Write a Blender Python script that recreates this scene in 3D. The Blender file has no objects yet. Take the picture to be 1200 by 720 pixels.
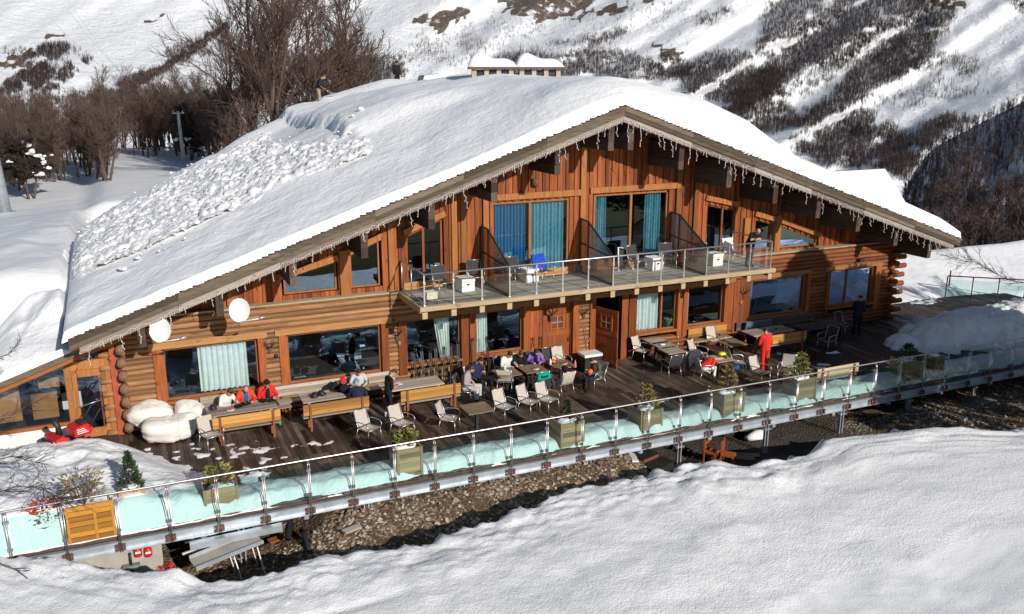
import bpy, math, random
import numpy as np
from mathutils import Vector, Matrix, noise as mnoise
random.seed(7)
rng = np.random.default_rng(7)
SC = bpy.context.scene
COL = SC.collection
V = Vector
# ------------------------------------------------------------------ camera
CF = 1034.1158; CYAW = .42477; CPIT = -.25776; CROL = -.000575
CAM = V((-10.9911, -28.4121, 10.8442))
_fw = V((math.sin(CYAW)*math.cos(CPIT), math.cos(CYAW)*math.cos(CPIT), math.sin(CPIT)))
_r0 = V((math.cos(CYAW), -math.sin(CYAW), 0)); _u0 = _r0.cross(_fw)
_rt = _r0*math.cos(CROL) + _u0*math.sin(CROL); _up = -_r0*math.sin(CROL) + _u0*math.cos(CROL)
cd = bpy.data.cameras.new('camera'); cam = bpy.data.objects.new('camera', cd); COL.objects.link(cam)
cd.sensor_width = 36; cd.lens = CF*36/1200; cd.clip_start = .5; cd.clip_end = 6000
cam.matrix_world = Matrix(((_rt.x, _up.x, -_fw.x, CAM.x), (_rt.y, _up.y, -_fw.y, CAM.y), (_rt.z, _up.z, -_fw.z, CAM.z), (0, 0, 0, 1)))
SC.camera = cam
def ray(px, py): return _fw + _rt*((px-600)/CF) + _up*((360-py)/CF)
def G(px, py, z=0.):                      # a measured photo position turned into a point on the level z
    d = ray(px, py); return CAM + d*((z-CAM.z)/d.z)
def PY(px, py, y=0.):                     # ... on the plane y
    d = ray(px, py); return CAM + d*((y-CAM.y)/d.y)
def PD(px, py, hd):                       # ... at a horizontal distance
    d = ray(px, py); return CAM + d*(hd/math.hypot(d.x, d.y))
def PROJ(p):
    d = V(p)-CAM; z = d.dot(_fw); return 600+CF*d.dot(_rt)/z, 360-CF*d.dot(_up)/z
# ------------------------------------------------------------------ world and sun
SUN_EL = math.radians(24.5); LX, LY = -.235, 1.0
w = bpy.data.worlds.new('World'); SC.world = w; w.use_nodes = True
nt = w.node_tree; bg = nt.nodes['Background']
sky = nt.nodes.new('ShaderNodeTexSky'); sky.sky_type = 'NISHITA'; sky.sun_disc = False
sky.sun_elevation = SUN_EL; sky.sun_rotation = math.atan2(-LX, -LY); sky.altitude = 1500; sky.air_density = 1; sky.dust_density = .6
nt.links.new(sky.outputs[0], bg.inputs[0]); bg.inputs[1].default_value = .08
ld = bpy.data.lights.new('sun', 'SUN'); ld.energy = 4.8; ld.angle = math.radians(.5); ld.color = (1, .945, .87)
sun = bpy.data.objects.new('sun', ld); COL.objects.link(sun)
_h = math.hypot(LX, LY)
ldir = V((LX/_h*math.cos(SUN_EL), LY/_h*math.cos(SUN_EL), -math.sin(SUN_EL)))
sun.rotation_euler = ldir.to_track_quat('-Z', 'Y').to_euler(); sun.location = (10, -40, 40)
vs = SC.view_settings; vs.view_transform = 'Standard'; vs.look = 'None'; vs.exposure = -.03; vs.gamma = 1; vs.use_curve_mapping = False
# ------------------------------------------------------------------ materials
class N:
    def __init__(s, name):
        s.m = bpy.data.materials.new(name); s.m.use_nodes = True; s.t = s.m.node_tree; s.t.nodes.clear()
        s.out = s.t.nodes.new('ShaderNodeOutputMaterial')
    def n(s, typ, **k):
        x = s.t.nodes.new('ShaderNode'+typ)
        for a, b in k.items(): setattr(x, a, b)
        return x
    def l(s, a, b): s.t.links.new(a, b)
    def coords(s, stretch=(1, 1, 1)):
        tc = s.n('TexCoord'); mp = s.n('Mapping'); mp.inputs['Scale'].default_value = stretch
        s.l(tc.outputs['Object'], mp.inputs[0]); return mp.outputs[0]
    def noise(s, co, scale, detail=4, rough=.6):
        x = s.n('TexNoise'); x.inputs['Scale'].default_value = scale; x.inputs['Detail'].default_value = detail
        x.inputs['Roughness'].default_value = rough; s.l(co, x.inputs['Vector']); return x.outputs['Fac']
    def ramp(s, fac, stops):
        x = s.n('ValToRGB'); e = x.color_ramp.elements
        while len(e) < len(stops): e.new(.5)
        for i, (p, c) in enumerate(stops): e[i].position = p; e[i].color = (c[0], c[1], c[2], 1)
        s.l(fac, x.inputs[0]); return x.outputs[0]
    def mix(s, a, b, fac, mode='MIX'):
        x = s.n('Mix', data_type='RGBA', blend_type=mode); x.clamp_result = False
        for i, v in ((0, fac), (6, a), (7, b)):
            if isinstance(v, (int, float)): x.inputs[i].default_value = v
            elif isinstance(v, tuple): x.inputs[i].default_value = (*v, 1)
            else: s.l(v, x.inputs[i])
        return x.outputs[2]
    def math(s, op, a, b=0.):
        x = s.n('Math', operation=op)
        for i, v in ((0, a), (1, b)):
            if isinstance(v, (int, float)): x.inputs[i].default_value = v
            else: s.l(v, x.inputs[i])
        return x.outputs[0]
    def attr(s, name): return s.n('Attribute', attribute_name=name).outputs['Fac']
    def finish(s, col, rough=.6, metal=0., bump=None, spec=.5, **k):
        p = s.n('BsdfPrincipled')
        if isinstance(col, tuple): p.inputs['Base Color'].default_value = (*col, 1)
        else: s.l(col, p.inputs['Base Color'])
        if isinstance(rough, (int, float)): p.inputs['Roughness'].default_value = rough
        else: s.l(rough, p.inputs['Roughness'])
        p.inputs['Metallic'].default_value = metal; p.inputs['Specular IOR Level'].default_value = spec
        if bump:
            b = s.n('Bump'); b.inputs['Strength'].default_value = bump[1]; b.inputs['Distance'].default_value = bump[2]
            s.l(bump[0], b.inputs['Height']); s.l(b.outputs[0], p.inputs['Normal'])
        s.l(p.outputs[0], s.out.inputs[0]); return s.m
def wood(name, light, dark, axis='z', rough=.65, knots=True, tint=True, spec=.25):
    s = N(name); st = {'z': (9, 9, .7), 'x': (.7, 9, 9), 'y': (9, .7, 9)}[axis]
    co = s.coords(st); a = s.noise(co, 1.6, 5, .65)
    col = s.ramp(a, [(.25, dark), (.5, tuple((x+y)/2 for x, y in zip(light, dark))), (.75, light)])
    if knots:
        k = s.noise(s.coords(tuple(v*.45+1.2 for v in st)), 1.5, 2, .5)
        kf = s.ramp(k, [(.66, (0, 0, 0)), (.74, (1, 1, 1))])
        col = s.mix(col, tuple(c*.38 for c in dark), s.math('MULTIPLY', kf, .65))
    if tint:
        col = s.mix(col, s.ramp(s.attr('tint'), [(0, (.45, .42, .4)), (.35, (.8, .78, .76)), (.75, (1.02, 1.0, .98)), (1, (1.3, 1.32, 1.34))]), 1., 'MULTIPLY')
    return s.finish(col, rough, 0, (a, .5, .01), spec)
def plain(name, col, rough=.6, metal=0., var=.25, scale=3., bump=.15, spec=.5, bd=.01):
    s = N(name); co = s.coords(); a = s.noise(co, scale, 5, .65)
    c = s.ramp(a, [(.25, tuple(x*(1-var) for x in col)), (.75, tuple(min(1, x*(1+var)) for x in col))])
    return s.finish(c, rough, metal, (a, bump, bd), spec)
def fabric(name, col, var=.18):
    s = N(name); a = s.noise(s.coords(), 9, 4, .6); b = s.noise(s.coords(), 45, 2, .5)
    c = s.ramp(a, [(.3, tuple(x*(1-var) for x in col)), (.7, tuple(min(1, x*(1+var)) for x in col))])
    return s.finish(c, .85, 0, (s.math('ADD', a, s.math('MULTIPLY', b, .3)), .6, .02), .15)
def glassy(name, tint, gloss=.5, rough=.0, refl=(1, 1, 1), base=.03):
    s = N(name)
    tr = s.n('BsdfTransparent'); tr.inputs[0].default_value = (*tint, 1)
    gl = s.n('BsdfGlossy'); gl.inputs[0].default_value = (*refl, 1); gl.inputs['Roughness'].default_value = rough
    fr = s.n('Fresnel'); fr.inputs[0].default_value = 1.5
    f = s.math('MINIMUM', s.math('ADD', s.math('MULTIPLY', fr.outputs[0], gloss), base), 1.)
    mx = s.n('MixShader'); s.l(f, mx.inputs[0]); s.l(tr.outputs[0], mx.inputs[1]); s.l(gl.outputs[0], mx.inputs[2])
    s.l(mx.outputs[0], s.out.inputs[0]); return s.m
def snowmat(name, layers, col=(.81, .815, .82), dirt=0., fade=False):
    s = N(name); co = s.coords(); h = None
    for sc, amp in layers:
        n = s.math('MULTIPLY', s.noise(co, sc, 3, .6), amp); h = n if h is None else s.math('ADD', h, n)
    if fade: h = s.math('MULTIPLY', h, s.attr('grain'))
    c = col
    if dirt:
        d = s.ramp(s.noise(co, .9, 6, .75), [(.5, (0, 0, 0)), (.8, (1, 1, 1))])
        c = s.mix(col, (.5, .47, .44), s.math('MULTIPLY', d, dirt))
    return s.finish(c, .55, 0, (h, 1., 1.), .3)
MAT = {}
MAT['wood_v'] = wood('stained_board_wood', (.39, .11, .03), (.16, .042, .012), 'z')
MAT['wood_h'] = wood('stained_beam_wood', (.42, .15, .045), (.23, .07, .018), 'x')
MAT['wood_y'] = wood('stained_joist_wood', (.40, .17, .06), (.24, .08, .025), 'y')
MAT['log'] = wood('pale_log_wood', (.44, .235, .11), (.19, .088, .037), 'x')
MAT['logred'] = wood('reddish_log_wood', (.33, .115, .042), (.15, .045, .018), 'x')
MAT['logend'] = plain('log_end_grain', (.21, .12, .07), .85, 0, .5, 14)
MAT['beam_pale'] = wood('pale_header_wood', (.50, .27, .105), (.31, .145, .05), 'x')
MAT['post_v'] = wood('pale_post_wood', (.44, .185, .057), (.25, .092, .027), 'z')
MAT['redpaint'] = plain('red_stained_panel', (.36, .07, .025), .6, 0, .3, 4)
MAT['fascia'] = wood('weathered_fascia_wood', (.20, .16, .118), (.085, .064, .045), 'x', .85)
MAT['fascia_low'] = wood('grey_lower_fascia_wood', (.36, .305, .265), (.22, .18, .15), 'x', .85)
MAT['dark_wood'] = wood('dark_weathered_beam', (.13, .095, .075), (.055, .036, .028), 'y', .85)
MAT['soffit'] = wood('dark_red_soffit', (.15, .05, .025), (.07, .022, .012), 'y', .8)
MAT['grey_deck'] = wood('grey_balcony_board', (.42, .39, .34), (.27, .24, .2), 'y', .85)
MAT['edge'] = wood('balcony_edge_wood', (.5, .4, .26), (.36, .27, .16), 'x', .8)
MAT['metal'] = plain('brushed_steel', (.55, .54, .53), .35, .85, .1, 5, .05)
MAT['zinc'] = plain('galvanised_channel', (.5, .54, .58), .45, .6, .25, 2.5, .1)
MAT['darkmetal'] = plain('dark_bronze_frame', (.045, .04, .035), .5, .5, .2)
MAT['rust'] = plain('rusty_clamp', (.15, .05, .028), .85, 0, .4, 20)
MAT['glass_green'] = glassy('tinted_balustrade_glass', (.862, .95, .938), .5, .0, (1, 1, 1), .012)
MAT['glass_clear'] = glassy('clear_balcony_glass', (.97, .985, .985), .2, .0, (1, 1, 1), .0)
MAT['glass_brown'] = glassy('smoked_partition_glass', (.66, .58, .52), .5, .25)
MAT['window'] = glassy('window_glass', (.9, .93, .94), .8, .0, (.55, .75, 1.), .045)
MAT['gap'] = plain('dark_board_gap', (.05, .02, .012), .9)
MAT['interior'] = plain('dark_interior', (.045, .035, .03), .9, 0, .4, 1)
MAT['white_curtain'] = fabric('white_curtain_cloth', (.74, .8, .74), .06)
MAT['blue_curtain'] = fabric('blue_curtain_cloth', (.03, .17, .33), .2)
MAT['teal_curtain'] = fabric('teal_curtain_cloth', (.12, .33, .40), .2)
MAT['white'] = plain('white_plastic', (.78, .77, .74), .4, 0, .06)
MAT['black'] = plain('black_plastic', (.018, .018, .02), .5, 0, .3)
MAT['bark'] = plain('bark', (.105, .07, .055), .9, 0, .45, 6, .6)
MAT['twig'] = plain('reddish_twig', (.105, .068, .058), .9, 0, .4, .6)
MAT['bulb'] = plain('clear_string_bulb', (.62, .57, .51), .25, 0, .1)
MAT['snow'] = snowmat('settled_snow', [(.5, .12), (3, .03), (14, .006)])
MAT['roofsnow'] = snowmat('roof_snow', [(.7, .10), (2.6, .035), (5.5, .026), (12, .010)], (.90, .90, .90))
MAT['crust'] = snowmat('crusted_bank_snow', [(3, .017), (9, .018), (22, .020), (50, .012)], (.80, .805, .81), .06, True)
# ------------------------------------------------------------------ mesh builder
class MB:
    def __init__(s): s.v = []; s.f = []; s.m = []; s.t = []; s.sm = []; s.span = []; s.cur = 0; s.tint = .5; s.smooth = False
    def add(s, vs, fs, m=None, t=None, sm=None):
        o = len(s.v); s.v.extend([tuple(p) for p in vs])
        m = s.cur if m is None else m; t = s.tint if t is None else t; sm = s.smooth if sm is None else sm
        f0 = len(s.f)
        for f in fs: s.f.append([i+o for i in f]); s.m.append(m); s.t.append(t); s.sm.append(sm)
        s.span.append((o, len(s.v), f0, len(s.f)))
    def box(s, x0, x1, y0, y1, z0, z1, **k):
        s.add([(x0, y0, z0), (x1, y0, z0), (x1, y1, z0), (x0, y1, z0), (x0, y0, z1), (x1, y0, z1), (x1, y1, z1), (x0, y1, z1)],
              [(0, 3, 2, 1), (4, 5, 6, 7), (0, 1, 5, 4), (1, 2, 6, 5), (2, 3, 7, 6), (3, 0, 4, 7)], **k)
    def cbox(s, c, sx, sy, sz, **k): s.box(c[0]-sx/2, c[0]+sx/2, c[1]-sy/2, c[1]+sy/2, c[2]-sz/2, c[2]+sz/2, **k)
    def bar(s, p, q, w, h, up=(0, 0, 1), **k):
        p, q = V(p), V(q); d = (q-p).normalized(); u = V(up)
        if abs(d.dot(u)) > .98: u = V((0, 1, 0))
        a = d.cross(u).normalized()*(w/2); b = a.cross(d).normalized()*(h/2)
        s.add([p-a-b, p+a-b, p+a+b, p-a+b, q-a-b, q+a-b, q+a+b, q-a+b],
              [(0, 3, 2, 1), (4, 5, 6, 7), (0, 1, 5, 4), (1, 2, 6, 5), (2, 3, 7, 6), (3, 0, 4, 7)], **k)
    def tube(s, P, r, n=8, cap=True, **k):
        P = [V(p) for p in P]; R = r if isinstance(r, (list, tuple)) else [r]*len(P); vs = []; fs = []
        d0 = (P[1]-P[0]).normalized(); u = d0.orthogonal().normalized()
        for i, p in enumerate(P):
            d = (P[min(i+1, len(P)-1)]-P[max(i-1, 0)]).normalized(); u = (u-d*u.dot(d)).normalized(); b = d.cross(u)
            for j in range(n):
                a = 2*math.pi*j/n; vs.append(p+(u*math.cos(a)+b*math.sin(a))*R[i])
        for i in range(len(P)-1):
            for j in range(n): fs.append((i*n+j, i*n+(j+1) % n, (i+1)*n+(j+1) % n, (i+1)*n+j))
        if cap: fs.append(tuple(range(n-1, -1, -1))); fs.append(tuple((len(P)-1)*n+j for j in range(n)))
        k.setdefault('sm', True); s.add(vs, fs, **k)
    def lathe(s, c, prof, n=16, **k):
        vs = []; fs = []
        for r, z in prof:
            for j in range(n): a = 2*math.pi*j/n; vs.append((c[0]+r*math.cos(a), c[1]+r*math.sin(a), c[2]+z))
        for i in range(len(prof)-1):
            for j in range(n): fs.append((i*n+j, i*n+(j+1) % n, (i+1)*n+(j+1) % n, (i+1)*n+j))
        fs.append(tuple(range(n-1, -1, -1))); fs.append(tuple((len(prof)-1)*n+j for j in range(n)))
        k.setdefault('sm', True); s.add(vs, fs, **k)
    def prism(s, pts, d, **k):             # planar polygon pushed along d
        n = len(pts); d = V(d); P = [V(p) for p in pts]
        s.add(P+[p+d for p in P], [tuple(range(n-1, -1, -1)), tuple(range(n, 2*n))]+[(i, (i+1) % n, n+(i+1) % n, n+i) for i in range(n)], **k)
    def ell(s, c, r, n=10, m=7, rot=None, jit=0., **k):
        vs = []; fs = []; c = V(c)
        for i in range(m+1):
            th = math.pi*i/m
            for j in range(n):
                a = 2*math.pi*j/n; p = V((r[0]*math.sin(th)*math.cos(a), r[1]*math.sin(th)*math.sin(a), r[2]*math.cos(th)))
                if jit: p *= 1+jit*mnoise.noise((p+c)*3.1)
                if rot is not None: p = rot @ p
                vs.append(c+p)
        for i in range(m):
            for j in range(n): fs.append((i*n+j, (i+1)*n+j, (i+1)*n+(j+1) % n, i*n+(j+1) % n))
        k.setdefault('sm', True); s.add(vs, fs, **k)
    def grid(s, fn, nu, nv, **k):
        vs = [fn(i/nu, j/nv) for j in range(nv+1) for i in range(nu+1)]
        k.setdefault('sm', True)
        s.add(vs, [(j*(nu+1)+i, j*(nu+1)+i+1, (j+1)*(nu+1)+i+1, (j+1)*(nu+1)+i) for j in range(nv) for i in range(nu)], **k)
    def mesh(s, name, mats):
        me = bpy.data.meshes.new(name); me.from_pydata(s.v, [], s.f)
        if not isinstance(mats, (list, tuple)): mats = [mats]
        for m in mats: me.materials.append(MAT[m] if isinstance(m, str) else m)
        me.polygons.foreach_set('material_index', s.m); me.polygons.foreach_set('use_smooth', s.sm)
        a = me.attributes.new('tint', 'FLOAT', 'FACE'); a.data.foreach_set('value', s.t)
        me.update(); return me
    def pieces(s, name, mats, parent=None):     # every solid that was added becomes an object of its own
        for (v0, v1, f0, f1) in s.span:
            q = MB(); q.v = s.v[v0:v1]; q.f = [[i-v0 for i in f] for f in s.f[f0:f1]]; q.m = s.m[f0:f1]; q.t = s.t[f0:f1]; q.sm = s.sm[f0:f1]; q.build(name, mats, parent)
    def build(s, name, mats, parent=None):
        o = bpy.data.objects.new(name, s.mesh(name, mats)); COL.objects.link(o)
        if parent is not None: o.parent = parent
        return o
def tag(o, label, cat, group=None, kind=None):
    if label: o['label'] = label
    if cat: o['category'] = cat
    if group: o['group'] = group
    if kind: o['kind'] = kind
    return o
def thing(name, label, cat, loc=(0, 0, 0), rz=0., group=None):
    o = bpy.data.objects.new(name, None); COL.objects.link(o); o.empty_display_size = .2
    o.location = loc; o.rotation_euler = (0, 0, rz); return tag(o, label, cat, group)
def struct(o, label, cat): return tag(o, label, cat, kind='structure')
def copy_tree(o, parent=None):
    c = o.copy(); COL.objects.link(c)
    if parent is not None: c.parent = parent
    for ch in [x for x in o.children]: copy_tree(ch, c)
    return c
def place(root, loc, rz, label, group=None, first=False, scale=None):
    r = root if first else copy_tree(root)
    r.location = loc; r.rotation_euler = (0, 0, rz); r['label'] = label
    if group: r['group'] = group
    if scale: r.scale = (scale,)*3 if isinstance(scale, (int, float)) else scale
    return r
def fbm(x, y, z=0., o=4): return mnoise.fractal(V((x, y, z)), 1., 2.1, o)
def sstep(a, b, x):
    t = min(1, max(0, (x-a)/(b-a))); return t*t*(3-2*t)
# ================================================================== CHALET
AX, AZ, SL = 5.18, 9.83, .344
def rz_(x): return AZ-SL*abs(x-AX)                 # top of the roof deck
def sof(x): return rz_(x)-.42                     # soffit
def yend(x): return min(12.4+1.06*(x+12.9), 27.)
CH = thing('chalet', 'large timber ski chalet under a thick snow roof with first floor balcony', 'chalet', (4.5, 0, 0))
CH.location = (0, 0, 0)
rt = lambda: random.random()
# --- openings: (x0, x1, z0, top at x0, top at x1)
LOW = [(-10.4, -7.0, .72, 2.62, 2.62), (-6.55, -2.85, .72, 2.62, 2.62), (-2.5, 2.58, .72, 2.62, 2.62), (2.58, 4.62, 0, 2.62, 2.62), (5.08, 7.18, 0, 2.62, 2.62),
       (7.18, 11.85, .72, 2.62, 2.62), (12.7, 15.75, .72, 2.62, 2.62), (16.95, 19.95, .72, 2.62, 2.62)]
UPP = [(-6.2, -4.45, 3.82, 4.38, 4.8), (-3.97, -2.95, 3.82, 4.98, 5.4), (-2.0, -.66, 3.64, 5.5, 6.02), (1.22, 4.34, 3.64, 6.46, 6.46), (5.38, 8.7, 3.64, 6.52, 6.52),
       (10.55, 11.98, 3.64, 5.84, 5.52), (12.96, 13.95, 3.72, 5.08, 4.83), (14.3, 16.42, 3.72, 4.72, 3.98)]
def topat(o, x): return o[3]+(o[4]-o[3])*(x-o[0])/(o[1]-o[0])
# --- log wall
m = MB()
z = 0.; row = 0
while z < 3.58:
    h = random.uniform(.155, .185); z1 = min(z+h, 3.6); iv = [(-11.55, 20.85)]
    for o in LOW:
        if o[2] < (z+z1)/2 < o[3]:
            nv = []
            for a, b in iv:
                if o[1] <= a or o[0] >= b: nv.append((a, b)); continue
                if a < o[0]: nv.append((a, o[0]))
                if o[1] < b: nv.append((o[1], b))
            iv = nv
    for a, b in iv:
        x = a
        while x < b-1e-4:
            e = min(b, x+random.uniform(3, 6)) if b-x > 5 else b
            if b-e < 1: e = b
            zm = (z+z1)/2; red = (x+e)/2 > 5
            prof = [(0.02, z), (-.035, z+.03), (-.05, zm), (-.035, z1-.03), (.02, z1-.004), (.22, z1-.004), (.22, z)]
            m.prism([(x+.002, yy, zz) for yy, zz in prof], (e-x-.004, 0, 0), m=1 if red else 0, t=rt()*.8+.1)
            x = e
    z = z1; row += 1
m.build('log_wall', ['log', 'logred'], CH)
# --- crossing log ends at both corners
m = MB()
for k in range(8):
    zc = .15+k*.42
    m.tube([(-11.3, .1, zc+.12), (-11.3, -.42, zc+.12)], .13, 10, m=1)
    m.tube([(-11.5, .02, zc-.08), (-11.92, .02, zc-.08)], .1, 8, m=0, t=.7)
for k in range(8):
    zc = .2+k*.41
    m.tube([(20.6, .1, zc), (20.6, -.38, zc)], .125, 10, m=2)
    m.tube([(20.8, .03, zc+.2), (21.4+.1*rt(), .03, zc+.2)], .12, 8, m=2)
    m.tube([(20.8, .03, zc+.2), (20.8, 14, zc+.2)], .12, 8, m=2)
m.pieces('log_corner', ['log', 'logend', 'logred'], CH)
# --- upper board wall
m = MB()
x = -11.2; i = 0
while x < 20.6:
    wd = random.uniform(.13, .19); x1 = x+wd; xm = x+wd/2
    yo = .262 if i % 2 else .3
    segs = [(3.55, min(sof(x), sof(x1)))]
    for o in UPP:
        if o[0] < xm < o[1]:
            t = topat(o, xm); nv = []
            for a, b in segs:
                if a < o[2]: nv.append((a, o[2]))
                if t < b: nv.append((t, b))
            segs = nv
    tt = rt()
    for a, b in segs:
        if b-a > .03:
            m.box(x+.006, x1-.006, yo, .36+.0007*(i % 3), a, b-.002, t=tt); m.box(x-.001, x1+.001, .365, .45+.0007*(i % 3), a, b, m=1)
    x = x1; i += 1
m.build('board_wall', ['wood_v', 'gap'], CH)
# ledge where the upper wall steps back
m = MB()
m.box(-11.0, -2.42, -.07, .29, 3.6, 3.66); m.box(12.02, 20.6, -.07, .29, 3.6, 3.66)
m.pieces('wall_ledge', ['edge'], CH)
# --- inner shell: rooms behind the panes
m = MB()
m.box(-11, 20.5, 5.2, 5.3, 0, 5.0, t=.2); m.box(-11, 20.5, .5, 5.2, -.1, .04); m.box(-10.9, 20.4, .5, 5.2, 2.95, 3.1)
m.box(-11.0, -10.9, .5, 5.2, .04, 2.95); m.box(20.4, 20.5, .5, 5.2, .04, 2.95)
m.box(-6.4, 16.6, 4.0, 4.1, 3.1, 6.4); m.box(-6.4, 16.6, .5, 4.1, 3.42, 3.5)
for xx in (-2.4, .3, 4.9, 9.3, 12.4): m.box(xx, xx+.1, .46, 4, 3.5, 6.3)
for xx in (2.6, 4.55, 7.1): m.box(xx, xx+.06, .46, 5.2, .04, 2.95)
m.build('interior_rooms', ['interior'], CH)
# back and side walls
m = MB()
m.box(-11.2, -11.0, .46, 11.5, 0, 4.0); m.box(20.5, 20.7, .46, 24, 0, 4.0)
m.build('side_wall', ['wood_y'], CH)
# --- windows
def curtain(x0, x1, z0, z1, y, mat, par, folds=9, bottom=None):
    c = MB(); b0, b1 = bottom or (x0, x1)
    def fn(u, v):
        a = x0+(x1-x0)*u; b = b0+(b1-b0)*u; t = v
        return (b+(a-b)*t, y+.05*math.sin(u*folds*6.283)+.018*math.sin(u*23+v*3), z0+(z1-z0)*t)
    c.grid(fn, folds*8, 6); return c.build('curtain', [mat], par)
def window(x0, x1, z0, z1, y=.12, fr=.07, mat='wood_h', z1b=None, mull=(), sill=True, name='window'):
    z1b = z1 if z1b is None else z1b
    tp = lambda x: z1+(z1b-z1)*(x-x0)/(x1-x0)
    f = MB()
    f.bar((x0, y, z0+fr/2), (x1, y, z0+fr/2), .09, fr); f.bar((x0+.01, y, z1-fr/2), (x1-.01, y, z1b-fr/2), .094, fr)
    f.box(x0, x0+fr, y-.047, y+.047, z0, z1-.01); f.box(x1-fr, x1, y-.047, y+.047, z0, z1b-.01)
    for q in mull: f.box(q-fr*.6, q+fr*.6, y-.05, y+.05, z0+.01, tp(q)-.01)
    wn = f.build(name, [mat], CH)
    p = MB(); a = .012
    p.prism([(x0+fr*.8, y, z0+fr*.8), (x1-fr*.8, y, z0+fr*.8), (x1-fr*.8, y, z1b-fr*.8), (x0+fr*.8, y, z1-fr*.8)], (0, a, 0))
    p.build('pane', ['window'], wn)
    if sill:
        q = MB(); q.box(x0-.03, x1+.03, -.1, .075, z0-.09, z0-.004, t=.6); q.build('sill', [mat], wn)
    return wn
w1 = window(-10.13, -7.22, .84, 2.56); curtain(-9.06, -7.55, .9, 2.5, .3, 'white_curtain', w1)
w2 = window(-6.3, -3.09, .84, 2.56)
w3 = window(-2.2, -.16, .95, 2.56, fr=.06); curtain(-1.08, -.5, .95, 2.5, .3, 'white_curtain', w3, 5, (-.85, -.5))
w4 = window(.42, 2.3, .95, 2.56, fr=.06); curtain(.5, .98, .95, 2.5, .3, 'white_curtain', w4, 5)
w5 = window(7.2, 9.1, .95, 2.56, fr=.06, mull=(8.42,)); curtain(7.24, 8.38, .98, 2.52, .28, 'white_curtain', w5, 7)
w6 = window(9.58, 11.4, .95, 2.56, fr=.06); curtain(9.62, 9.85, .98, 2.5, .3, 'white_curtain', w6, 3)
w7 = window(12.74, 15.72, .95, 2.56, fr=.06); curtain(12.8, 13.05, .98, 2.5, .3, 'white_curtain', w7, 3); curtain(14.5, 15.6, .98, 2.5, .35, 'white_curtain', w7, 7)
w8 = window(17.0, 19.65, .95, 2.56, fr=.06, mull=(18.1,)); curtain(17.05, 17.25, .98, 2.5, .3, 'white_curtain', w8, 3); curtain(19.05, 19.35, .98, 2.5, .3, 'white_curtain', w8, 3)
window(-6.2, -4.45, 3.84, 4.38, .42, .05, 'post_v', 4.8, sill=False); window(-3.97, -2.95, 3.84, 4.98, .42, .05, 'post_v', 5.4, sill=False)
window(-2.0, -.66, 3.66, 5.5, .40, .07, 'wood_v', 6.02, (-1.36,), False, 'balcony_door')
b1 = window(1.22, 4.34, 3.66, 6.44, .40, .08, 'post_v', mull=(2.74,), sill=False, name='balcony_door')
curtain(1.32, 2.62, 3.76, 6.34, .52, 'blue_curtain', b1, 10); curtain(2.86, 4.2, 3.76, 6.34, .54, 'teal_curtain', b1, 9)
b2 = window(5.38, 8.7, 3.66, 6.5, .40, .08, 'post_v', mull=(7.02,), sill=False, name='balcony_door')
curtain(5.5, 6.0, 3.76, 6.4, .52, 'teal_curtain', b2, 5); curtain(7.75, 8.45, 3.76, 6.4, .52, 'teal_curtain', b2, 6)
window(10.55, 11.98, 3.66, 5.84, .40, .06, 'wood_v', 5.52, (11.35,), False, 'balcony_door')
window(12.96, 13.95, 3.74, 5.08, .40, .05, 'wood_v', 4.83, sill=False); window(14.3, 16.42, 3.74, 4.72, .40, .05, 'post_v', 3.98, sill=False)
# --- posts, headers and trim of the ground floor
m = MB()
for a, b in ((-10.4, -10.13), (-7.22, -7.0), (-6.55, -6.3), (-3.09, -2.85), (-2.5, -2.2), (-.16, .12), (.16, .42), (2.3, 2.58), (9.1, 9.32), (9.36, 9.58), (11.4, 11.82), (4.36, 4.62), (5.1, 5.34), (6.5, 6.78), (6.83, 7.18), (15.72, 15.9), (16.8, 17.0), (19.65, 19.95)):
    m.box(a, b, -.09, .2, .0 if 2.4 < a < 7.1 else .62, 2.6, t=rt())
for a, b in ((11.86, 12.12), (12.12, 12.4), (12.4, 12.7)): m.box(a, b, -.075, .1, .1, 2.6, t=rt()*.6)
m.pieces('window_post', ['wood_v'], CH)
m = MB()
for a, b in ((-10.5, -6.92), (-6.66, -2.72)): m.box(a, b, -.1, .05, 2.585, 2.8, t=.6)
for a, b in ((-2.6, 2.62), (2.66, 4.66), (5.05, 11.9), (12.6, 15.95), (16.7, 20.1)): m.box(a, b, -.085, .05, 2.6, 2.78, t=.2)
m.pieces('header_beam', ['beam_pale'], CH)
m = MB()
for a, b, z0, z1 in ((1.38, 4.78, 6.52, 6.74), (5.16, 9.14, 6.56, 6.78)): m.box(a, b, .19, .3, z0, z1, t=.7)
for a, b, za, zb in ((-6.4, -4.4, 4.36, 4.86), (-4.05, -2.85, 5.0, 5.48), (-2.1, -.6, 5.52, 6.1), (10.4, 12.05, 6.02, 5.64), (12.9, 14.0, 5.22, 4.92), (14.2, 16.5, 4.88, 4.06)):
    m.bar((a, .22, za+.1), (b, .22, zb+.1), .12, .2, t=.75)
for xx in (-7.9, -4.22, 14.12, 12.5): m.box(xx-.14, xx+.14, .15, .29, 3.66, min(sof(xx), 5.2)-.02, t=.6)
for xx, zt in ((.1, 7.0), (.95, 7.4), (4.85, 8.4), (9.1, 7.6), (9.95, 7.3), (-2.55, 6.0), (-.25, 6.9)): m.box(xx-.1, xx+.1, .2, .292, 3.62, zt, t=rt())
m.pieces('upper_trim', ['post_v'], CH)
m = MB()
for a, b in ((-2.15, -.72), (1.25, 4.3), (5.4, 8.65), (10.55, 11.95)): m.box(a, b, .2, .34, 3.64, 3.86, t=.8); m.box(a-.05, b+.05, .12, .2, 3.63, 3.72, t=.8)
m.pieces('door_step', ['beam_pale'], CH)
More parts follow.
